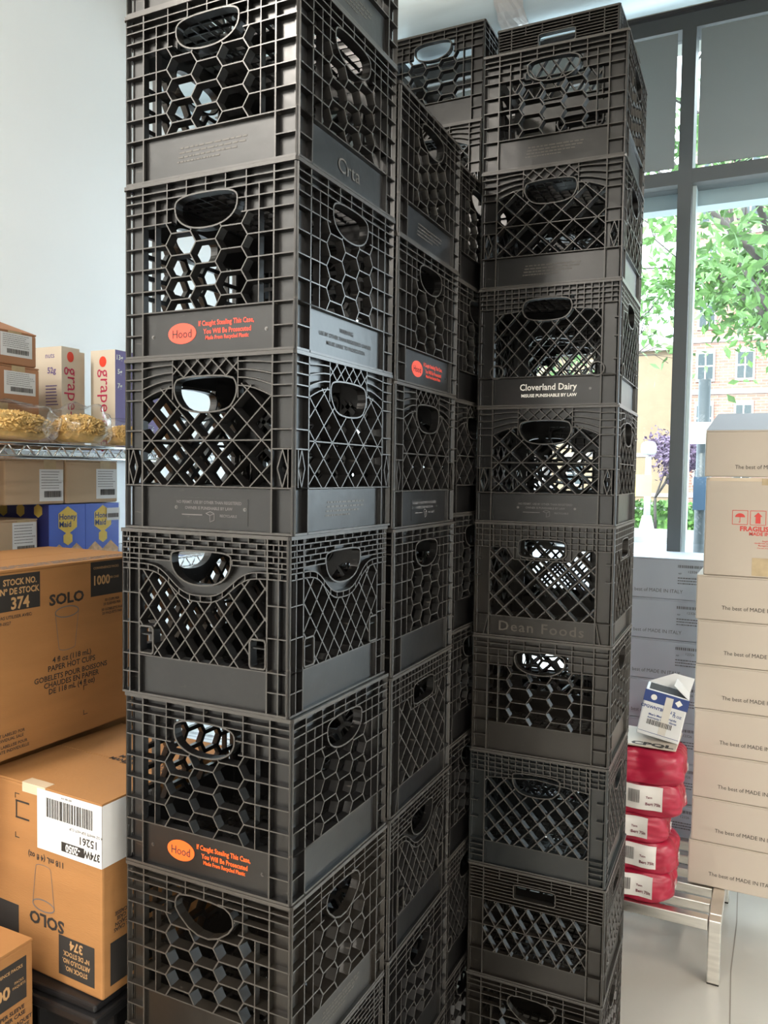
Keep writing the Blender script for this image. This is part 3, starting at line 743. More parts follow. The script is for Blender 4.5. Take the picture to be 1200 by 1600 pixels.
for z_ in (.908, .828):
    quad(tt, 'front', (X2 - .214, yy, z_), .011, .0012); quad(tt, 'front', (X2 - .219, yy, z_ + (.004 if z_ < .85 else -.004)), .0012, .010)
T.part('corner_marks', tt, INK); tt = MB()
for a in ((X2 - .2, .865, .036, .003), (X2 - .2, .895, .036, .003), (X2 - .216, .880, .003, .033)): quad(tt, 'front', (a[0], yy, a[1]), a[2], a[3])
T.part('frame_print', tt, INK); tt = MB()
for a, b in (((-.297, .885), (-.277, .885)), ((-.297, .865), (-.277, .865)), ((-.297, .885), (-.297, .865)), ((-.277, .885), (-.277, .865)), ((-.293, .90), (-.281, .870)), ((-.281, .90), (-.293, .870))):
    tt.bar((X2 + a[0], a[1]), (X2 + b[0], b[1]), w0=.0013, w1=.0013, y0=yy - .0003, y1=yy)
T.part('handling_symbol', tt, INK)
T.part('cup_drawing', cup('front', (X2 - .146, Y2, .752), .078, -1), INKG)
blk = T.part('black_print_block', quad(MB(), 'front', (X2 - .063, Y2, .645), .088, .070), INK)
tt = MB(); yy = Y2 - .0009
text('374', .022, (X2 - .063, yy, .668), roll=math.pi, mb=tt, bold=.03); text('Nº DE STOCK', .0115, (X2 - .063, yy, .651), roll=math.pi, mb=tt, bold=.03, sx=.9); text('ARTICULO NO.', .0115, (X2 - .063, yy, .638), roll=math.pi, mb=tt, bold=.03, sx=.85); text('STOCK NO.', .0115, (X2 - .063, yy, .625), roll=math.pi, mb=tt, bold=.03, sx=.9)
T.part('printed_text', tt, KTXT, blk)
T.part('black_print_block', quad(MB(), 'front', (X2 - .255, Y2, .665), .085, .075), INK)
blk = T.part('black_print_block', quad(MB(), 'right', (X2, Y2 + .072, .648), .11, .075), INK)
tt = MB()
for i in range(4): text(['POUR CAJAS', 'PER CAJON', 'PER CASE', 'PAR CAISSE'][i], .009, (X2 + .0006, Y2 + .05, .705 + i * .009), 'right', roll=math.pi, mb=tt, bold=.03)
T.part('printed_text', tt, INK)
tt = MB()
for i, s_ in enumerate(['HANDLE WITH CARE', 'MANIPULER AVEC SOIN', 'MANEJAR CON CUIDADO']): text(s_, .017, (X2 - .06 - .0 * i, Y2 + .20 - i * .018, .9325), 'up', mb=tt, bold=.02, roll=0)
text('374', .014, (X2 - .115, Y2 + .16, .9325), 'up', mb=tt, bold=.02)
T.part('top_print', tt, INK)
# carton that carries the upper one, seen only at its edge
carton('plain brown carton behind the upside down cup carton, under the big one', X1 - .34, X2 - .345, Y2 - .045, 1.42, .593, .942, KRAFT, seam='y')

# third carton, lower left, front of the others
X3 = -1.105
T = carton('brown carton corner at the lower left edge with a black print block ending in 0', X3 - .33, X3, .56, .935, .345, .698, KRAFT, seam='y')
blk = T.part('black_print_block', quad(MB(), 'right', (X3, .866, .640), .11, .072), INK)
tt = MB(); text('1000', .029, (X3 + .0009, .862, .632), 'right', mb=tt, bold=.03, align='C'); text('CONVENIENCE PACKS', .0075, (X3 + .0009, .875, .663), 'right', mb=tt, bold=.02); text('PACKS', .006, (X3 + .0009, .906, .640), 'right', mb=tt); text('PAQUETS', .006, (X3 + .0009, .906, .632), 'right', mb=tt)
T.part('printed_text', tt, KTXT, blk)
tt = MB()
for i, s_ in enumerate(['50 CUPS PER SLEEVE', '20 SLEEVES PER CASE', '50 GOBELETS PAR PAQUET', '20 PAQUETS PAR CAISSE']): text(s_, .0095, (X3 + .0006, .874, .592 - i * .0105 - (i > 1) * .004), 'right', mb=tt, bold=.03)
T.part('printed_text', tt, INK)
# black totes under the cup cartons
def tote(label, x0, x1, y0, y1, z0, z1, group):
    T = Thing('storage_tote', label, 'tote', x0, x1, y0, y1, z0, z1, 0, group)
    ins = .018; b = MB()
    b.hexa([(x0 + .03, y0 + .03, z0), (x1 - .03, y0 + .03, z0), (x1 - .03, y1 - .03, z0), (x0 + .03, y1 - .03, z0), (x0 + ins, y0 + ins, z1 - .03), (x1 - ins, y0 + ins, z1 - .03), (x1 - ins, y1 - ins, z1 - .03), (x0 + ins, y1 - ins, z1 - .03)])
    bevel(T.part('tub', b, TOTE), .01)
    r = MB().box(x0, x1, y0, y1, z1 - .034, z1 - .014); bevel(T.part('lid', r, TOTE), .005)
    r = MB().box(x0 + .012, x1 - .012, y0 + .012, y1 - .012, z1 - .014, z1)
    bevel(T.part('lid_rim', r, TOTE), .004)
    rb = MB()
    for i in range(7):
        x = x0 + .05 + i * (x1 - x0 - .1) / 6; rb.box(x - .003, x + .003, y0 + .004, y0 + .03, z0 + .05, z1 - .035)
    for i in range(7):
        y = y0 + .05 + i * (y1 - y0 - .1) / 6; rb.box(x1 - .03, x1 - .004, y - .003, y + .003, z0 + .05, z1 - .035)
    T.part('ribs', rb, TOTE)
tote('black plastic lidded tote right under the upside down cup carton', -1.60, -.985, .955, 1.46, .297, .592, 'black totes')
tote('black plastic lidded tote on the floor, under another tote', -1.60, -.985, .955, 1.46, 0, .296, 'black totes')
tote('black plastic tote on the floor under the lower left carton', -1.60, -1.08, .50, .945, 0, .344, 'black totes')

# -- wire shelf with goods along the left wall
SX = -1.60; WX = -2.07
T = Thing('wire_shelf', 'chrome wire shelving unit along the white left wall, loaded with boxes', 'shelf', WX, SX, .70, 2.30, 0, 2.0)
for x in (WX + .02, SX - .02):
    for y in (.72, 2.28): T.part('post', MB().tube((x, y, 0), (x, y, 2.0), .0125, 12), CHROME, smooth=True)
for zt in (1.552, 1.234, .55, .15):
    s_ = MB(); r = .0032
    for z in (zt - .003, zt - .033):
        s_.tube((SX, .72, z), (SX, 2.28, z), r + .001); s_.tube((WX, .72, z), (WX, 2.28, z), r)
        s_.tube((WX, .72, z), (SX, .72, z), r); s_.tube((WX, 2.28, z), (SX, 2.28, z), r)
    y = .72; k = 0
    while y < 2.26:
        a, b = (zt - .003, zt - .033) if k % 2 == 0 else (zt - .033, zt - .003)
        s_.tube((SX, y, a), (SX, y + .026, b), .0022, 6); s_.tube((WX, y, a), (WX, y + .026, b), .0022, 6); y += .026; k += 1
    sh = T.part('shelf', s_, CHROME, smooth=True)
    dk = MB()
    for i in range(60): dk.tube((WX, .735 + i * .026, zt - .002), (SX, .735 + i * .026, zt - .002), .0018, 5)
    T.part('deck_wires', dk, CHROME, sh)
GR = 'brown labelled cartons on the wire shelf'
def lab_carton(label, x0, x1, y0, y1, z0, z1, mt, ly, lz, lw, lh, seed, tape=TAPE, group=GR):
    T = carton(label, x0, x1, y0, y1, z0, z1, mt, seam='x', tape=None, group=group)
    lp = T.part('paper_label', quad(MB(), 'right', (x1, ly, lz), lw, lh), PAPER)
    T.part('barcode', barcode('right', (x1 + .0006, ly + lw * .05, lz - lh * .28), lw * .7, lh * .2, 26, seed), INK, lp)
    T.part('fine_print', fine('right', (x1 + .0006, ly, lz + lh * .42), lw * .85, 7, lh * .085, seed, .22), INKG, lp)
    ym = (y0 + y1) / 2
    T.part('packing_tape', quad(MB(), 'right', (x1, ly - .005, (lz + lh / 2 + z1) / 2), .04, z1 - lz - lh / 2 - .001), tape)
    return T
sh_top = 1.5535
lab_carton('brown carton under the two labelled ones, hidden behind a pasta bag', -2.05, -1.75, 1.20, 1.512, sh_top, 1.656, KRAFT3, 1.40, 1.60, .12, .06, 3)
lab_carton('lower of two brown labelled cartons at the left end of the top shelf', -2.05, -1.75, 1.20, 1.512, 1.657, 1.752, KRAFT3, 1.452, 1.708, .095, .058, 4)
T = lab_carton('upper of two brown labelled cartons, its top flaps peaked open', -2.05, -1.75, 1.20, 1.503, 1.753, 1.838, KRAFT3, 1.442, 1.803, .095, .058, 5)
fl = MB().add([(-1.75, 1.30, 1.838), (-1.75, 1.503, 1.838), (-1.83, 1.45, 1.872), (-1.85, 1.30, 1.872)], [(0, 1, 2, 3)]).add([(-1.75, 1.503, 1.838), (-1.95, 1.503, 1.838), (-1.83, 1.45, 1.872)], [(0, 1, 2)])
o = T.part('open_flap', fl, KRAFT3); md = o.modifiers.new('solid', 'SOLIDIFY'); md.thickness = .004
def cereal(label, x0, x1, y0, y1, z0, z1, face, rz=0):
    T = Thing('cereal_box', label, 'cereal box', x0, x1, y0, y1, z0, z1, rz, 'cereal boxes on the wire shelf')
    T.part('box_body', box(x0, x1, y0, y1, z0, z1), CREAM)
    return T
T = cereal('cream cereal box with a red vertical name on its spine, beside the brown cartons', -2.04, -1.85, 1.676, 1.742, sh_top, 1.842, 0)
tt = text('grape-nuts', .056, (-1.8494, 1.706, 1.785), 'right', align='L', roll=-math.pi / 2, bold=.0, sx=1.0)
T.part('printed_name', tt, MAG)
T.part('logo', MB().plate([[(.012 * math.cos(a), .015 * math.sin(a)) for a in [k * math.pi / 10 for k in range(20)]]], -.0006, 0).xf(Matrix.Translation((-1.85, 1.708, 1.815)) @ Matrix.Rotation(rad(90), 4, 'Z')), RED)
tt = text('nuts', .022, (-1.878, 1.6754, 1.816), align='R', bold=0); T.part('panel_print', tt, PURPLE); tt = text('52g', .024, (-1.872, 1.6754, 1.772), align='R', bold=.02); T.part('panel_print', tt, PURPLE); tt = MB()
tt.add(fine('front', (-1.888, 1.6754, 1.73), .05, 7, .009, 8).v, fine('front', (-1.888, 1.6754, 1.73), .05, 7, .009, 8).f)
T.part('panel_print', tt, PURPLE)
T.part('top_flap', MB().add([(-2.04, 1.676, 1.842), (-1.85, 1.676, 1.842), (-1.85, 1.74, 1.836), (-2.04, 1.74, 1.836)], [(0, 1, 2, 3)]), CREAM) if False else None
T = cereal('cream cereal box squeezed between two others, spine set back', -2.05, -1.875, 1.746, 1.785, sh_top, 1.838, 0)

a_ = P_y(142, 600, 1.80); b_ = P_y(180, 600, 1.80)
T = cereal('cream cereal box turned to show its spine, purple front facing the room', a_.x, b_.x, 1.80, 1.985, sh_top, 1.846, 0)
xm_ = (a_.x + b_.x) / 2
T.part('front_panel', quad(MB(), 'right', (b_.x, 1.892, 1.70), .184, .290), PURPLE)
T.part('printed_name', text('grape-nuts', .058, (xm_, 1.7994, 1.790), align='L', roll=-math.pi / 2, bold=.0), MAG)
T.part('logo', MB().plate([[(xm_ + .014 * math.cos(a), 1.812 + .016 * math.sin(a)) for a in [k * math.pi / 10 for k in range(20)]]], 1.7994, 1.80), RED)
for g_, z_ in (('13g', 1.822), ('5g', 1.78), ('7g', 1.738)): T.part('panel_print', text(g_, .02, (b_.x + .001, 1.818, z_), 'right', bold=.03), WHT)
# bags of pasta lying along the front of the shelf
def blob(cx, cy, cz, ax, ay, az, seed, n=18, mwr=.12):
    r = random.Random(seed); mb = MB(); ph = [r.uniform(0, 6) for _ in range(6)]
    rows, cols = n, n * 2; vs = []
    for i in range(rows + 1):
        t = math.pi * i / rows
        for j in range(cols):
            p = 2 * math.pi * j / cols
            x, y, z = math.sin(t) * math.cos(p), math.cos(t), math.sin(t) * math.sin(p)
            k = 1 + mwr * math.sin(5 * p + ph[0] + 3 * t) * math.sin(4 * t + ph[1]) + mwr * .6 * math.sin(9 * t + ph[2] + 2 * p)
            X = math.copysign(abs(x) ** .75, x) * ax * k; Z = math.copysign(abs(z) ** .8, z) * az * k; Yv = math.copysign(abs(y) ** .8, y) * ay
            vs.append((cx + X, cy + Yv, max(cz + Z, cz - az * .8)))
    fs = [(i * cols + j, i * cols + (j + 1) % cols, (i + 1) * cols + (j + 1) % cols, (i + 1) * cols + j) for i in range(rows) for j in range(cols)]
    return mb.add(vs, fs)
def pasta_bag(label, cx, cy, ax, ay, az, seed, fill=1.0, n=1100):
    z0 = sh_top; T = Thing('pasta_bag', label, 'food bag', cx - ax, cx + ax, cy - ay, cy + ay, z0, z0 + 2 * az, 0, 'clear bags on the wire shelf')
    T.part('film', blob(cx, cy, z0 + az * .8 + .001, ax, ay, az, seed), FILM, smooth=True)
    r = random.Random(seed + 9); ps = MB(); ps.add(*(lambda b: (b.v, b.f))(blob(cx, cy, z0 + az * .62 + .002, ax * .80, ay * .83 * fill, az * .64, seed, 10, .05)))
    for _ in range(n):
        t, p = math.acos(r.uniform(-1, 1)), r.uniform(-.2, math.pi + .2)
        c = Vector((cx + ax * .84 * math.sin(t) * math.cos(p), cy + ay * .86 * fill * math.cos(t), z0 + az * .62 + az * .70 * abs(math.sin(t)) ** .8 * math.sin(p)))
        if c.z < z0 + .006: continue
        d_ = Vector((r.uniform(-1, 1), r.uniform(-1, 1), r.uniform(-.4, .4))).normalized(); e_ = Vector((-d_.y, d_.x, r.uniform(0, .5))) * .004
        ps.tube(c - d_ * .008, c + e_, .0024, 5); ps.tube(c + e_, c + d_ * .008, .0024, 5)
    o = T.part('pasta', ps, PASTA); o['kind'] = 'stuff'
pasta_bag('clear bag full of curly yellow pasta at the left end of the wire shelf', -1.672, 1.35, .07, .14, .056, 3)
pasta_bag('clear bag of pasta with a loose folded neck, middle of the wire shelf', -1.676, 1.578, .068, .082, .060, 8)
pasta_bag('half empty crumpled clear bag, right of the pasta bags on the shelf', -1.685, 1.752, .062, .09, .046, 12, .6, 450)

# second shelf
sh2 = 1.2355
T = Thing('cracker_pack', 'blue film wrapped pack of cracker boxes with yellow hexagons', 'cracker box', -2.05, -1.75, 1.540, 1.795, sh2, 1.394)
T.part('box_body', box(-2.05, -1.75, 1.541, 1.666, sh2, 1.394), BLUE); T.part('box_body', box(-2.05, -1.75, 1.668, 1.795, sh2, 1.394), BLUE)
T.part('end_panel', quad(MB(), 'front', (-1.90, 1.5407, 1.315), .298, .156), DBLUE)
def hexpoly(cy, cz, r, frame='right', x=0):
    pts = [(cy + r * math.sin(k * math.pi / 3), cz + r * 1.05 * math.cos(k * math.pi / 3)) for k in range(6)]
    mb = MB()
    if frame == 'right': mb.add([(x, a, b) for a, b in pts], [tuple(range(6))[::-1]])
    else: mb.add([(a, x, b) for a, b in pts], [tuple(range(6))])
    return mb
for yc in (1.604, 1.732):
    h = T.part('name_badge', hexpoly(yc, 1.350, .037, x=-1.7493), YEL)
    T.part('printed_name', text('Honey\nMaid', .022, (-1.7488, yc, 1.350), 'right', bold=.02), NAVY, h)
    T.part('name_badge', hexpoly(yc, 1.300, .018, x=-1.7490), YEL)
    cr = MB()
    for s in (-1, 1): cr.add([(-1.7492, yc + s * .030 - .032, 1.2365), (-1.7492, yc + s * .030 + .030, 1.2365), (-1.7492, yc + s * .030 + .030, 1.262), (-1.7492, yc + s * .030, 1.286), (-1.7492, yc + s * .030 - .032, 1.262)], [(0, 1, 2, 3, 4)])
    T.part('cracker_picture', cr, TAN)
for i in range(4): T.part('name_badge', hexpoly(-1.79 - i * .068, 1.377, .018, 'front', 1.5399), YEL)
T.part('film', box(-2.052, -1.7475, 1.539, 1.797, sh2, 1.396), FILM)
lp = T.part('paper_label', quad(MB(), 'right', (-1.7470, 1.77, 1.362), .05, .036), PAPER); T.part('barcode', barcode('right', (-1.7464, 1.77, 1.358), .042, .012), INKG, lp)
lab_carton('small pale brown carton in front of the blue cracker pack', -2.05, -1.765, 1.25, 1.517, sh2, 1.358, KRAFT2, 1.475, 1.305, .075, .09, 11)
lab_carton('pale brown carton on the cracker pack, left of the pair under the shelf', -2.05, -1.745, 1.40, 1.588, 1.397, 1.516, KRAFT2, 1.545, 1.447, .078, .085, 12)
lab_carton('pale brown carton on the cracker pack, right of the pair under the shelf', -2.05, -1.745, 1.593, 1.785, 1.397, 1.516, KRAFT2, 1.742, 1.450, .078, .085, 12)
for (a, b, c_, d_, l_) in ((.80, 1.24, sh2, 1.50, 'large brown carton at the near end of the lower shelf'), (.76, 1.19, sh_top, 1.85, 'large brown carton at the near end of the top shelf')):
    carton(l_, -2.05, -1.70, a, b, c_, d_, KRAFT2, seam='y')

# -- aluminium rack with flat boxes and red bags on the right
T = Thing('dunnage_rack', 'low aluminium rack with square tube legs under the white boxes', 'rack', -.785, -.104, 2.50, 3.05, 0, .197)
def sq(mb, x0, x1, y0, y1, z0, z1): return mb.box(x0, x1, y0, y1, z0, z1)
bevel(T.part('front_beam', sq(MB(), -.750, -.140, 2.503, 2.535, .158, .192), ALU), .003)
bevel(T.part('rear_beam', sq(MB(), -.750, -.140, 3.015, 3.047, .158, .192), ALU), .003)
for i in range(4):
    y = 2.60 + i * .10
    bevel(T.part('slat', sq(MB(), -.750, -.140, y, y + .035, .162, .192), ALU), .003)
for x in (-.785, -.139): bevel(T.part('end_beam', sq(MB(), x, x + .035, 2.538, 3.012, .160, .197), ALU), .003)
for x in (-.785, -.139):
    for y in (2.50, 3.015):
        lg = bevel(T.part('leg', sq(MB(), x, x + .035, y, y + .037, 0.004, .194), ALU), .003)
        T.part('foot_cap', sq(MB(), x + .001, x + .034, y + .001, y + .036, 0, .004), INK, lg)
def ital(T, x0, y0, z, frame='front', mt=INK, size=.0175):
    T.part('printed_text', text('The best of MADE IN ITALY', size, (x0, y0 - .0006, z), align='L', bold=0, sx=.92), mt)
names = ['seventh', 'sixth', 'fifth', 'fourth', 'third', 'second', 'first']
for i in range(7):
    z0 = .198 + i * .1416; dx = [0, .006, .006, .005, .003, .004, -.002][i]
    lab = 'flat white Italian food box, %s of the seven below the fragile box' % ['bottom one', 'second from the bottom', 'third from the bottom', 'middle one', 'third from the top', 'second from the top', 'topmost'][i]
    T = carton(lab, -.216 + dx, .19 + dx, 2.70, 3.0, z0, z0 + .1408, WCARD, group='white boxes on the aluminium rack')
    ital(T, -.140 + dx + [-.014, -.006, -.002, 0, .004, .004, .0][i], 2.70, z0 + .042)
T = carton('taller white box with red fragile symbols and brown tape', -.200, .19, 2.702, 3.0, 1.1893, 1.494, WCARD, tape=CLEART)
sy = MB(); y_ = 2.7014
def frame_sq(x, z, s): [sy.bar(a, b, w0=.0016, w1=.0016, y0=y_, y1=y_ + .0005) for a, b in (((x - s, z - s), (x + s, z - s)), ((x + s, z - s), (x + s, z + s)), ((x + s, z + s), (x - s, z + s)), ((x - s, z + s), (x - s, z - s)))]
for k, x in enumerate((-.099, -.0485, .002)):
    frame_sq(x, 1.372, .0215)
    if k == 0:
        sy.plate([[(x + .014 * math.cos(a), 1.373 + .012 * math.sin(a)) for a in [math.pi * i / 12 for i in range(13)]]], y_, y_ + .0005)
        sy.bar((x, 1.375), (x, 1.357), w0=.0016, w1=.0016, y0=y_, y1=y_ + .0005); sy.bar((x, 1.357), (x - .004, 1.358), w0=.0016, w1=.0016, y0=y_, y1=y_ + .0005)
    if k == 1: sy.plate([[(x, 1.389), (x + .012, 1.376), (x + .007, 1.376), (x + .007, 1.355), (x - .007, 1.355), (x - .007, 1.376), (x - .012, 1.376)]], y_, y_ + .0005)
    if k == 2: sy.plate([[(x - .010, 1.388), (x + .010, 1.388), (x + .006, 1.372), (x + .001, 1.369), (x + .001, 1.358), (x + .007, 1.356), (x - .007, 1.356), (x - .001, 1.358), (x - .001, 1.369), (x - .006, 1.372)]], y_, y_ + .0005)
T.part('fragile_symbols', sy, mat('red_stamp', (.62, .06, .05), .6))
tt = MB(); text('FRAGILISSIMO', .0205, (-.098, y_, 1.338), align='L', mb=tt, bold=.035); text('MADE IN ITALY', .0145, (-.072, y_, 1.323), align='L', mb=tt, bold=.03)
for i in range(4): text(['Fragilissimo', 'Handle with care this side up', 'Maneggiare con cura', 'Do not crush the box'][i], .0062, (-.02, y_, 1.301 - i * .0068), mb=tt, bold=.01)
T.part('printed_text', tt, bpy.data.materials['red_stamp'])
tp = MB(); quad(tp, 'front', (-.038, 2.702, 1.222), .047, .055); T.part('packing_tape', tp, TAPE)
tp = MB(); quad(tp, 'front', (-.018, 2.702, 1.482), .047, .020); T.part('packing_tape', tp, TAPE)
tp = MB(); quad(tp, 'front', (-.115, 2.702, 1.488), .15, .010); T.part('clear_tape', tp, CLEART)
T = carton('topmost white box on the rack, its lid flap tilted back open', -.205, .19, 2.70, 3.0, 1.4965, 1.640, WCARD)
ital(T, -.118, 2.70, 1.527)
fl = MB().hexa([(-.205, 2.70, 1.640), (.19, 2.70, 1.640), (.19, 2.704, 1.640), (-.205, 2.704, 1.640), (-.178, 2.822, 1.700), (.165, 2.822, 1.700), (.165, 2.826, 1.698), (-.178, 2.826, 1.698)])
T.part('lid_flap', fl, GCARD)
# back stack by the window, its cooler light put into the card colour
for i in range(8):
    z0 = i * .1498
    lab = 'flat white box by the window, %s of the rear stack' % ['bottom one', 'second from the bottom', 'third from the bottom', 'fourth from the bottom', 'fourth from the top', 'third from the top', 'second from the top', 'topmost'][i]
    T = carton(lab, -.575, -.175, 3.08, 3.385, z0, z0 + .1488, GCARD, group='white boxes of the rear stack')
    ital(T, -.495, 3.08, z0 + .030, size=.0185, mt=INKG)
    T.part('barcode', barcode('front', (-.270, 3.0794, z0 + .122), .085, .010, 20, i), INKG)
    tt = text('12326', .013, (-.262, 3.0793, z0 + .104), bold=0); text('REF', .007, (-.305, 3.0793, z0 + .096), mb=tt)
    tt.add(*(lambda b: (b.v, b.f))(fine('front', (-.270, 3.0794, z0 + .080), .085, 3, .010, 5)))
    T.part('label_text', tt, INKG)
# red and white food bags
def pillow(x0, x1, y0, y1, z0, z1, seed, nx=26, ny=18):
    r = random.Random(seed); ph = [r.uniform(0, 6) for _ in range(8)]; mb = MB(); vs = []
    for side in (0, 1):
        for j in range(ny + 1):
            for i in range(nx + 1):
                u_, v_ = i / nx, j / ny
                e = (1 - abs(2 * u_ - 1) ** 5) * (1 - abs(2 * v_ - 1) ** 3.5)
                e = max(e, 0) ** .6
                mid = z0 + (z1 - z0) * .42
                top_ = mid + (z1 - mid) * e; bot_ = mid - (mid - z0) * min(1, e * 1.5)
                wv = .004 * math.sin(u_ * 17 + ph[0] + v_ * 5) * e + .003 * math.sin(v_ * 21 + ph[1] - u_ * 9) + .003 * math.sin(u_ * 41 + ph[2]) * (1 - e)
                x = x0 + (x1 - x0) * u_ + .006 * math.sin(v_ * 8 + ph[3]); y = y0 + (y1 - y0) * v_ + .006 * math.sin(u_ * 9 + ph[4])
                vs.append((x, y, (top_ if side else bot_) + (wv if side or e < .5 else 0)))
    n = (nx + 1) * (ny + 1)
    for side in (0, 1):
        for j in range(ny):
            for i in range(nx):
                a = side * n + j * (nx + 1) + i; q = (a, a + 1, a + nx + 2, a + nx + 1)
                mb.f.append(q if side else q[::-1])
    for i in range(nx): mb.f += [(i, i + 1, n + i + 1, n + i), (ny * (nx + 1) + i + 1, ny * (nx + 1) + i, n + ny * (nx + 1) + i, n + ny * (nx + 1) + i + 1)]
    for j in range(ny):
        a, b = j * (nx + 1), (j + 1) * (nx + 1); mb.f += [(b, a, n + a, n + b), (a + nx, b + nx, n + b + nx, n + a + nx)]
    mb.v = vs; return mb
def sack(label, x0, x1, y0, y1, z0, z1, seed, show=True):
    """block shaped food bag: soft box with sagging sides"""
    T = Thing('food_bag', label, 'food bag', x0, x1, y0, y1, z0, z1, 0, 'red food bags on the rack')
    r = random.Random(seed); ph = [r.uniform(0, 6) for _ in range(9)]
    N = 22; M_ = 96; vs = []
    def pt(a, t, inset=0):   # a round the outline 0..1, t bottom to top
        ang = 2 * math.pi * a; c, s = math.cos(ang), math.sin(ang)
        k = (abs(c) ** 5 + abs(s) ** 5) ** (-1 / 5)
        bul = 1 - .10 * (2 * t - 1) ** 4 - .012 * math.sin(9 * ang + ph[0] + 4 * t) - .01 * math.sin(23 * ang + ph[1]) * (t - .3)
        x = (x0 + x1) / 2 + (x1 - x0) / 2 * c * k * bul; y = (y0 + y1) / 2 + (y1 - y0) / 2 * s * k * bul
        z = z0 + (z1 - z0) * t + .004 * math.sin(6 * ang + ph[2]) * math.sin(math.pi * t)
        P_ = Vector((x * 16, y * 16, z * 26 + seed * 7)); q = noise.noise(P_) * .010 - abs(noise.noise(P_ * 2.1)) * .009
        x += q * c; y += q * s; z += q * .2 * math.sin(math.pi * t)
        return (x - inset * 0, y, z)
    for j in range(N + 1):
        for i in range(M_): vs.append(pt(i / M_, j / N))
    mb = MB(); mb.v = vs
    mb.f = [(j * M_ + i, j * M_ + (i + 1) % M_, (j + 1) * M_ + (i + 1) % M_, (j + 1) * M_ + i) for j in range(N) for i in range(M_)]
    cx, cy = (x0 + x1) / 2, (y0 + y1) / 2
    for base, zz in ((0, z0), (N * M_, z1)):
        prev = base
        for q in range(1, 5):
            s_ = 1 - q / 5; st = len(mb.v)
            for i in range(M_):
                x, y, z = mb.v[base + i]; mb.v.append((cx + (x - cx) * s_, cy + (y - cy) * s_, z + (.006 * (1 - s_) if base else 0) + .0025 * math.sin(i * 1.3 + q * 2 + ph[3])* (1 if base else 0)))
            mb.f += [((prev + i), (prev + (i + 1) % M_), st + (i + 1) % M_, st + i) if base else ((prev + (i + 1) % M_), (prev + i), st + i, st + (i + 1) % M_) for i in range(M_)]
            prev = st
        mb.f.append(tuple(prev + i for i in range(M_)))
    bag = T.part('bag_body', mb, REDBAG, smooth=True)
    if show:
        # white label wrapped on the front face, following the bag
        lb = MB(); xl, xr = x0 + .02, x1 - .055; k = 14; rows = 6
        hh = z1 - z0; fy = lambda x, z: y0 + .004 * math.sin(x * 60 + ph[4]) + .016 * (2 * (z - z0) / hh - 1) ** 4 - .0105 + max(0, (x - (x0 + x1) / 2) / ((x1 - x0) / 2)) ** 8 * .03
        g = [(x, fy(x, z) , z) for z in [z0 + hh * (.26 + .70 * j / rows) for j in range(rows + 1)] for x in [xl + (xr - xl) * i / k + .0 for i in range(k + 1)]]
        lb.add(g, [(j * (k + 1) + i, j * (k + 1) + i + 1, (j + 1) * (k + 1) + i + 1, (j + 1) * (k + 1) + i) for j in range(rows) for i in range(k)])
        lp = T.part('bag_label', lb, WBAG, smooth=True)
        ym = y0 - .009
        bc = barcode('front', (xr - .082, 0, z0 + hh * .66), .034, hh * .38, 14, seed)
        bc.v = [(x, fy(x, z) - .003, z) for x, y, z in bc.v]; T.part('barcode', bc, INKG, lp)
        tx = text('Tann', .009, (xr - .038, 0, z0 + hh * .66), bold=.03); text('Bert 75lt', .012, (xr - .026, 0, z0 + hh * .46), mb=tx, bold=.03)
        tx.v = [(x, fy(x, z) - .003, z) for x, y, z in tx.v]; T.part('printed_text', tx, mat('maroon_print', (.16, .03, .05), .5) if 'maroon_print' not in bpy.data.materials else bpy.data.materials['maroon_print'], lp)
    sd_ = text('Ya', .05, (x1 - .0005, y0 + .075, (z0 + z1) / 2), 'right', bold=.01); sd_.v = [(x + .003, y, z) for x, y, z in sd_.v]
    T.part('side_print', sd_, WHT)
    return T
bz = [.193, .283, .377, .462, .562, .665]
sack('red and white food bag, bottom one of the stack on the rack', -.60, -.243, 2.505, 2.69, bz[0], bz[1], 1)
sack('red and white food bag with a creased label, second from the bottom', -.60, -.236, 2.51, 2.695, bz[1], bz[2], 2)
sack('red and white food bag, middle one of the stack on the rack', -.60, -.262, 2.505, 2.69, bz[2], bz[3], 3)
sack('red and white food bag just below the plain red one', -.60, -.222, 2.505, 2.69, bz[3], bz[4], 4)
sack('plain shiny red food bag, topmost of the stack, no label in front', -.60, -.218, 2.50, 2.69, bz[4], bz[5], 5, show=False)
# flattened white tray with black lettering, and the small tilted carton on it
T = Thing('cardboard_tray', 'flat white cardboard piece with black lettering lying on the red bags', 'cardboard', -.50, -.245, 2.515, 2.70, .666, .676)
bevel(T.part('sheet', box(-.50, -.245, 2.515, 2.70, .672, .678), WCARD), .002)
T.part('printed_text', text('CPQL', .040, (-.315, 2.530, .6784), 'up', bold=.05, sx=1.2), INK)
T = Thing('drink_carton_box', 'small white box with a navy top band, tilted, torn open, on the tray', 'box', -.375, -.243, 2.56, 2.66, .677, .84)
x0, x1, y0, y1, z0, z1 = -.372, -.246, 2.565, 2.66, .677, .826
bd = MB().box(x0, x1, y0, y1, z0, z1 - .005); bevel(T.part('carton_body', bd, PAPER), .003)
T.part('top_band', quad(MB(), 'front', (-.309, y0, z1 - .025), .131, .036), NAVY)
ic = MB().plate([[(-.345 + .009 * math.cos(a), z1 - .026 + .009 * math.sin(a)) for a in [k * math.pi / 8 for k in range(16)]]], y0 - .001, y0 - .0005); T.part('band_mark', ic, WHT)
ic = MB().plate([[(-.272, z1 - .014), (-.261, z1 - .025), (-.272, z1 - .036), (-.283, z1 - .025)]], y0 - .001, y0 - .0005); T.part('band_mark', ic, WHT)
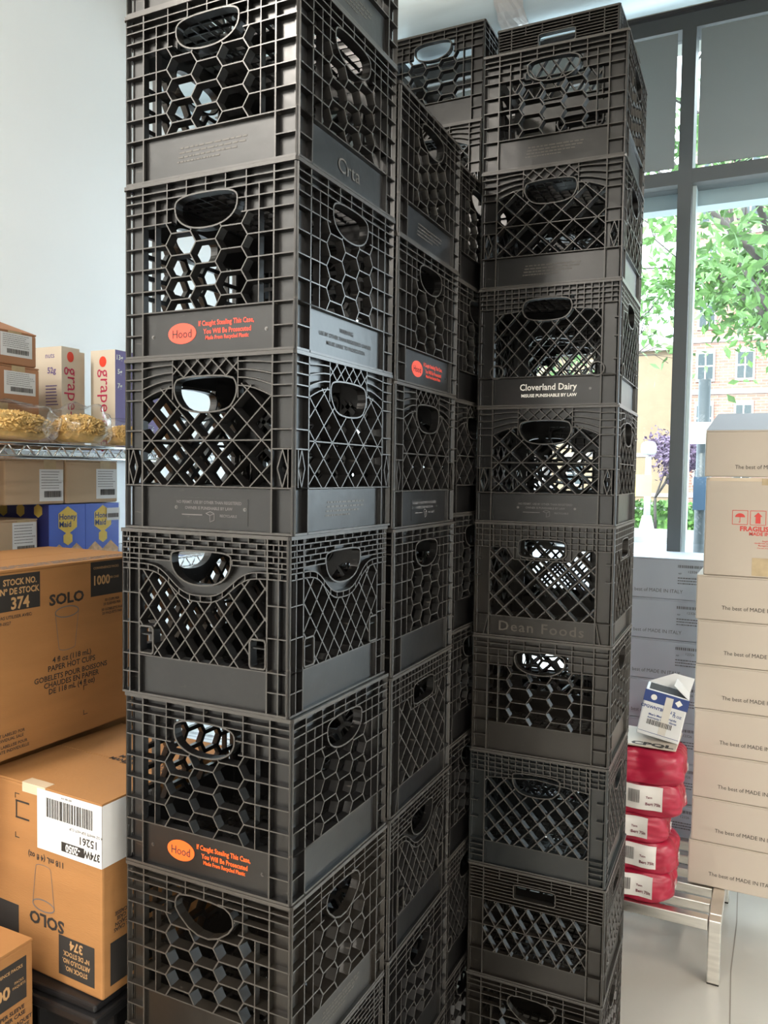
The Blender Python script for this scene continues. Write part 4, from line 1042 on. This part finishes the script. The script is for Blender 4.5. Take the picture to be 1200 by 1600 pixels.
tt = text('CPGWNTBUAN 2', .013, (-.326, y0 - .0006, z1 - .058), bold=.03); text('12 OZ', .010, (-.268, y0 - .0006, z1 - .066), mb=tt, bold=.03)
text("Men's Medium Weight", .009, (-.308, y0 - .0006, z1 - .081), mb=tt, bold=.03); text('Antigravity Cotton Gloves', .008, (-.308, y0 - .0006, z1 - .091), mb=tt, bold=.03)
quad(tt, 'front', (-.309, y0 - .0003, z0 + .012), .12, .0012)
T.part('printed_text', tt, NAVY)
T.part('barcode', barcode('front', (-.312, y0 - .0005, z0 + .045), .075, .016, 24, 9), INK)
fl = MB().add([(x0, y1, z1 - .005), (x1, y1, z1 - .005), (x1 + .005, y1 + .03, z1 + .035), (x0 + .07, y1 + .03, z1 + .035)], [(0, 1, 2, 3)]).add([(x1, y0, z1 - .005), (x1, y1, z1 - .005), (x1 - .045, y1 - .01, z1 + .03), (x1 - .05, y0 + .01, z1 + .024)], [(0, 1, 2, 3)])
o = T.part('open_flap', fl, PAPER); md = o.modifiers.new('solid', 'SOLIDIFY'); md.thickness = .002
T.part('clear_tape', quad(MB(), 'front', (-.30, y0 - .0003, z1 - .075), .022, .12), mat('pale_tape', (.66, .62, .56), .2))
T.part('opening_shade', box(x0 + .008, x1 - .008, y0 + .008, y1 - .008, z1 - .0052, z1 - .0046), INK)  # black sheet stands in for the shade inside the open box
T.root.rotation_euler = (0, rad(11), rad(4))
T.root.location.z += .012

# ------------------------------------------------------------------ outside the window
GZ = -.1
struct('ground', box(-60, 40, WY + .3, 90, GZ - .2, GZ), mat('asphalt', (.13, .135, .14), .9, noise=.1, nscale=.5))
struct('sidewalk', box(-60, 40, WY + .3, 8.5, GZ, GZ + .12), mat('pavement', (.42, .42, .41), .9, noise=.06, nscale=1))
struct('far_sidewalk', box(-60, 40, 20.5, 24, GZ, GZ + .14), mat('pale_pavement', (.22, .22, .21), .9))
BRICK = bpy.data.materials.new('brick'); BRICK.use_nodes = True
nt = BRICK.node_tree; bk = nt.nodes.new('ShaderNodeTexBrick'); bk.inputs['Scale'].default_value = 1; bk.inputs['Brick Width'].default_value = .42; bk.inputs['Row Height'].default_value = .14; bk.inputs['Mortar Size'].default_value = .012
bk.inputs['Color1'].default_value = (.20, .085, .06, 1); bk.inputs['Color2'].default_value = (.26, .125, .085, 1); bk.inputs['Mortar'].default_value = (.28, .22, .18, 1)
tcn = nt.nodes.new('ShaderNodeTexCoord'); sx_ = nt.nodes.new('ShaderNodeSeparateXYZ'); cb = nt.nodes.new('ShaderNodeCombineXYZ')
nt.links.new(tcn.outputs['Object'], sx_.inputs[0]); nt.links.new(sx_.outputs[0], cb.inputs[0]); nt.links.new(sx_.outputs[2], cb.inputs[1]); nt.links.new(cb.outputs[0], bk.inputs[0]); nt.links.new(bk.outputs[0], nt.nodes['Principled BSDF'].inputs['Base Color'])
STONE = mat('pale_stone', (.30, .27, .24), .8, noise=.08, nscale=2)
PANE = mat('far_glass', (.05, .065, .07), .5, spec=.2)
def building(label, x0, x1, y0, h, mt, wn, step, z1st, stepz, rows, ww, wh):
    T = Thing('apartment_building', label, 'building', x0, x1, y0, y0 + 8, GZ, GZ + h)
    T.part('wall', box(x0, x1, y0, y0 + 8, GZ, GZ + h), mt)
    T.part('cornice', box(x0 - .2, x1 + .2, y0 - .3, y0 + 8, GZ + h, GZ + h + .5), STONE)
    for r in range(rows):
        T.part('stone_band', box(x0, x1, y0 - .06, y0, z1st + r * stepz - .75, z1st + r * stepz - .5), STONE)
        for i in range(wn):
            x = x0 + 1 + i * step; z = z1st + r * stepz
            f = T.part('window', box(x - ww / 2 - .1, x + ww / 2 + .1, y0 - .07, y0 + .0, z - .14, z + wh + .22), STONE)
            T.part('pane', box(x - ww / 2, x + ww / 2, y0 - .09, y0 - .072, z, z + wh), PANE, f)
            T.part('sash', MB().box(x - ww / 2, x + ww / 2, y0 - .11, y0 - .091, z + wh / 2 - .03, z + wh / 2 + .03).box(x - .025, x + .025, y0 - .11, y0 - .091, z, z + wh), WHT, f)
building('red brick apartment building with stone bands across the street', -4.3, 14, 42, 19, BRICK, 10, 1.75, 1.3, 2.5, 7, .66, 1.2)
building('pale yellow apartment building farther down the street', -20, -6.2, 55, 9.8, mat('pale_facade', (.22, .17, .11), .85, noise=.06, nscale=1), 5, 2.2, 1.0, 2.6, 2, 1.0, 1.4)
LEAF = [mat('leaf_green', (.075, .17, .035), .5, noise=.3, nscale=1.5), mat('leaf_purple', (.08, .05, .09), .6, noise=.3, nscale=2)]
for lm_ in LEAF: lm_.node_tree.nodes['Principled BSDF'].inputs['Subsurface Weight'].default_value = 0
BARK = mat('bark', (.045, .038, .035), .9, noise=.2, nscale=10)
def tree(label, base, height, spread, n_leaf, leaf, lm, seed, zmax=99, name='street_tree', lo=.35):
    r = random.Random(seed); bx, by, bz_ = base
    T = Thing(name, label, 'tree', bx - .1, bx + .1, by - .1, by + .1, bz_, bz_ + 1)
    br = MB(); tips = []
    def grow_(p, d, L, rad_, lev):
        q = p + d * L; br.tube(p, q, rad_, 7, rad_ * .72); 
        if lev >= 2: tips.append((p + (q - p) * .5, lev)); tips.append((q, lev))
        if lev >= 5 or L < height * .03: return
        for _ in range(3 if lev < 3 else 2):
            nd = (d + Vector((r.uniform(-1, 1), r.uniform(-1, 1), r.uniform(-.35, .6))) * (.75 if lev else spread)).normalized()
            grow_(q, nd, L * r.uniform(.62, .82), rad_ * .62, lev + 1)
    grow_(Vector(base), Vector((r.uniform(-.05, .05), 0, 1)).normalized(), height * lo, height * .014, 0)
    T.part('trunk', br, BARK, smooth=True)
    lf = MB()
    for _ in range(n_leaf):
        c, lv = r.choice(tips); c = c + Vector((r.gauss(0, 1), r.gauss(0, 1), r.gauss(-.1, .8))) * height * .055
        if c.z > zmax: continue
        a = Vector((r.uniform(-1, 1), r.uniform(-1, 1), r.uniform(-1.1, .2))).normalized(); b = a.orthogonal().normalized()
        b = (Matrix.Rotation(r.uniform(0, 6.28), 3, a) @ b); s = leaf * r.uniform(.6, 1.3); n_ = a.cross(b)
        lf.add([c, c + a * s * .45 + b * s * .24 + n_ * s * .06, c + a * s, c + a * s * .45 - b * s * .24 + n_ * s * .06], [(0, 1, 2), (0, 2, 3)])
    o = T.part('foliage', lf, lm); o['kind'] = 'stuff'
    return T
tree('green leafy street tree close outside the right window pane', (.10, 8.3, GZ + .12), 6.4, 1.3, 36000, .13, LEAF[0], 11, lo=.30, zmax=3.95)
tree('green leafy street tree seen between the crates and the mullion', (-4.6, 17.5, GZ), 5.6, .8, 750, .24, LEAF[0], 5)
tree('green street tree in front of the brick building', (3.0, 30.5, GZ), 9.0, .9, 9000, .26, LEAF[0], 23)
tree('small purple leaved tree across the street', (-3.15, 24.5, GZ), 3.6, .9, 5000, .14, LEAF[1], 8, lo=.28)
T = Thing('hedge', 'low green hedge along the far sidewalk', 'hedge', -8, 6, 25.2, 26.0, GZ, .7)
r = random.Random(2); hm_ = MB().box(-8, 6, 25.4, 25.9, GZ, .5)
for _ in range(7000):
    c = Vector((r.uniform(-8, 6), r.uniform(25.2, 26), r.uniform(GZ, .75))); a = Vector((r.uniform(-1, 1), r.uniform(-1, 1), r.uniform(-1, 1))).normalized(); b = a.orthogonal() * .06
    hm_.add([c, c + a * .07 + b, c + a * .15, c + a * .07 - b], [(0, 1, 2, 3)])
T.part('foliage', hm_, LEAF[0])
p0 = P_y(1012, 760, 22)
T = Thing('street_lamp', 'white street lamp post with a globe across the street', 'street lamp', p0.x - .15, p0.x + .15, 21.85, 22.15, GZ + .14, 3)
LPM = mat('white_post', (.36, .37, .37), .5)
T.part('post', MB().tube((p0.x, 22, .3), (p0.x, 22, 2.05), .09, 12, .07), LPM, smooth=True)
T.part('base', MB().tube((p0.x, 22, GZ + .14), (p0.x, 22, .5), .22, 12, .12), LPM)
T.part('globe', blob(p0.x, 22, 2.25, .2, .2, .2, 1, 10, 0), LPM, smooth=True)
p1 = P_y(1000, 757, 21)
T = Thing('street_sign', 'small yellow street sign on a thin post across the street', 'sign', p1.x - .3, p1.x + .3, 21, 21.1, GZ + .14, 2)
T.part('sign_plate', box(p1.x - .38, p1.x + .28, 21, 21.02, p1.z - .3, p1.z + .25), YEL)
T.part('sign_post', MB().tube((p1.x - .2, 21.05, GZ + .14), (p1.x - .2, 21.05, p1.z), .03), STEEL)
p2 = P_y(1098, 700, 5.8)
T = Thing('signal_pole', 'dark grey metal pole with a small control box on the near sidewalk', 'pole', p2.x - .06, p2.x + .06, 5.74, 5.86, GZ + .12, 2.2)
PM = mat('grey_post', (.035, .045, .05), .5)
T.part('post', MB().tube((p2.x, 5.8, GZ + .12), (p2.x, 5.8, 2.15), .040, 14), PM, smooth=True)
T.part('control_box', box(p2.x - .045, p2.x + .06, 5.72, 5.76, 1.28, 1.50), mat('blue_grey_box', (.03, .06, .10), .5))
T.part('sign_plate', box(p2.x - .09, p2.x + .10, 5.70, 5.715, 1.72, 1.86), WHT)
# parked car glimpsed at the kerb
def car(label, cx, y, col):
    T = Thing('parked_car', label, 'car', cx - 2.2, cx + 2.2, y, y + 1.8, GZ, 1.4)
    m_ = mat('car_paint', col, .25)
    pf = [(-2.2, .35), (-2.2, .8), (-1.5, .92), (-.9, 1.38), (.9, 1.42), (1.6, .95), (2.2, .85), (2.2, .35)]
    b = MB().plate([[(cx + a, GZ + z) for a, z in pf]], y, y + 1.7); bevel(T.part('car_body', b, m_), .06)
    gl = MB().plate([[(cx - 1.35, GZ + .96), (cx - .85, GZ + 1.30), (cx + .82, GZ + 1.33), (cx + 1.4, GZ + .96)]], y - .01, y); T.part('side_windows', gl, PANE)
    for s in (-1.35, 1.35):
        wl = T.part('wheel', MB().tube((cx + s, y - .02, GZ + .33), (cx + s, y + .2, GZ + .33), .33, 24), INK); T.part('hub_cap', MB().tube((cx + s, y - .03, GZ + .33), (cx + s, y - .021, GZ + .33), .2, 16), STEEL, wl)
car('white car parked across the street behind the lamp post', -6.2, 18.6, (.7, .72, .75))
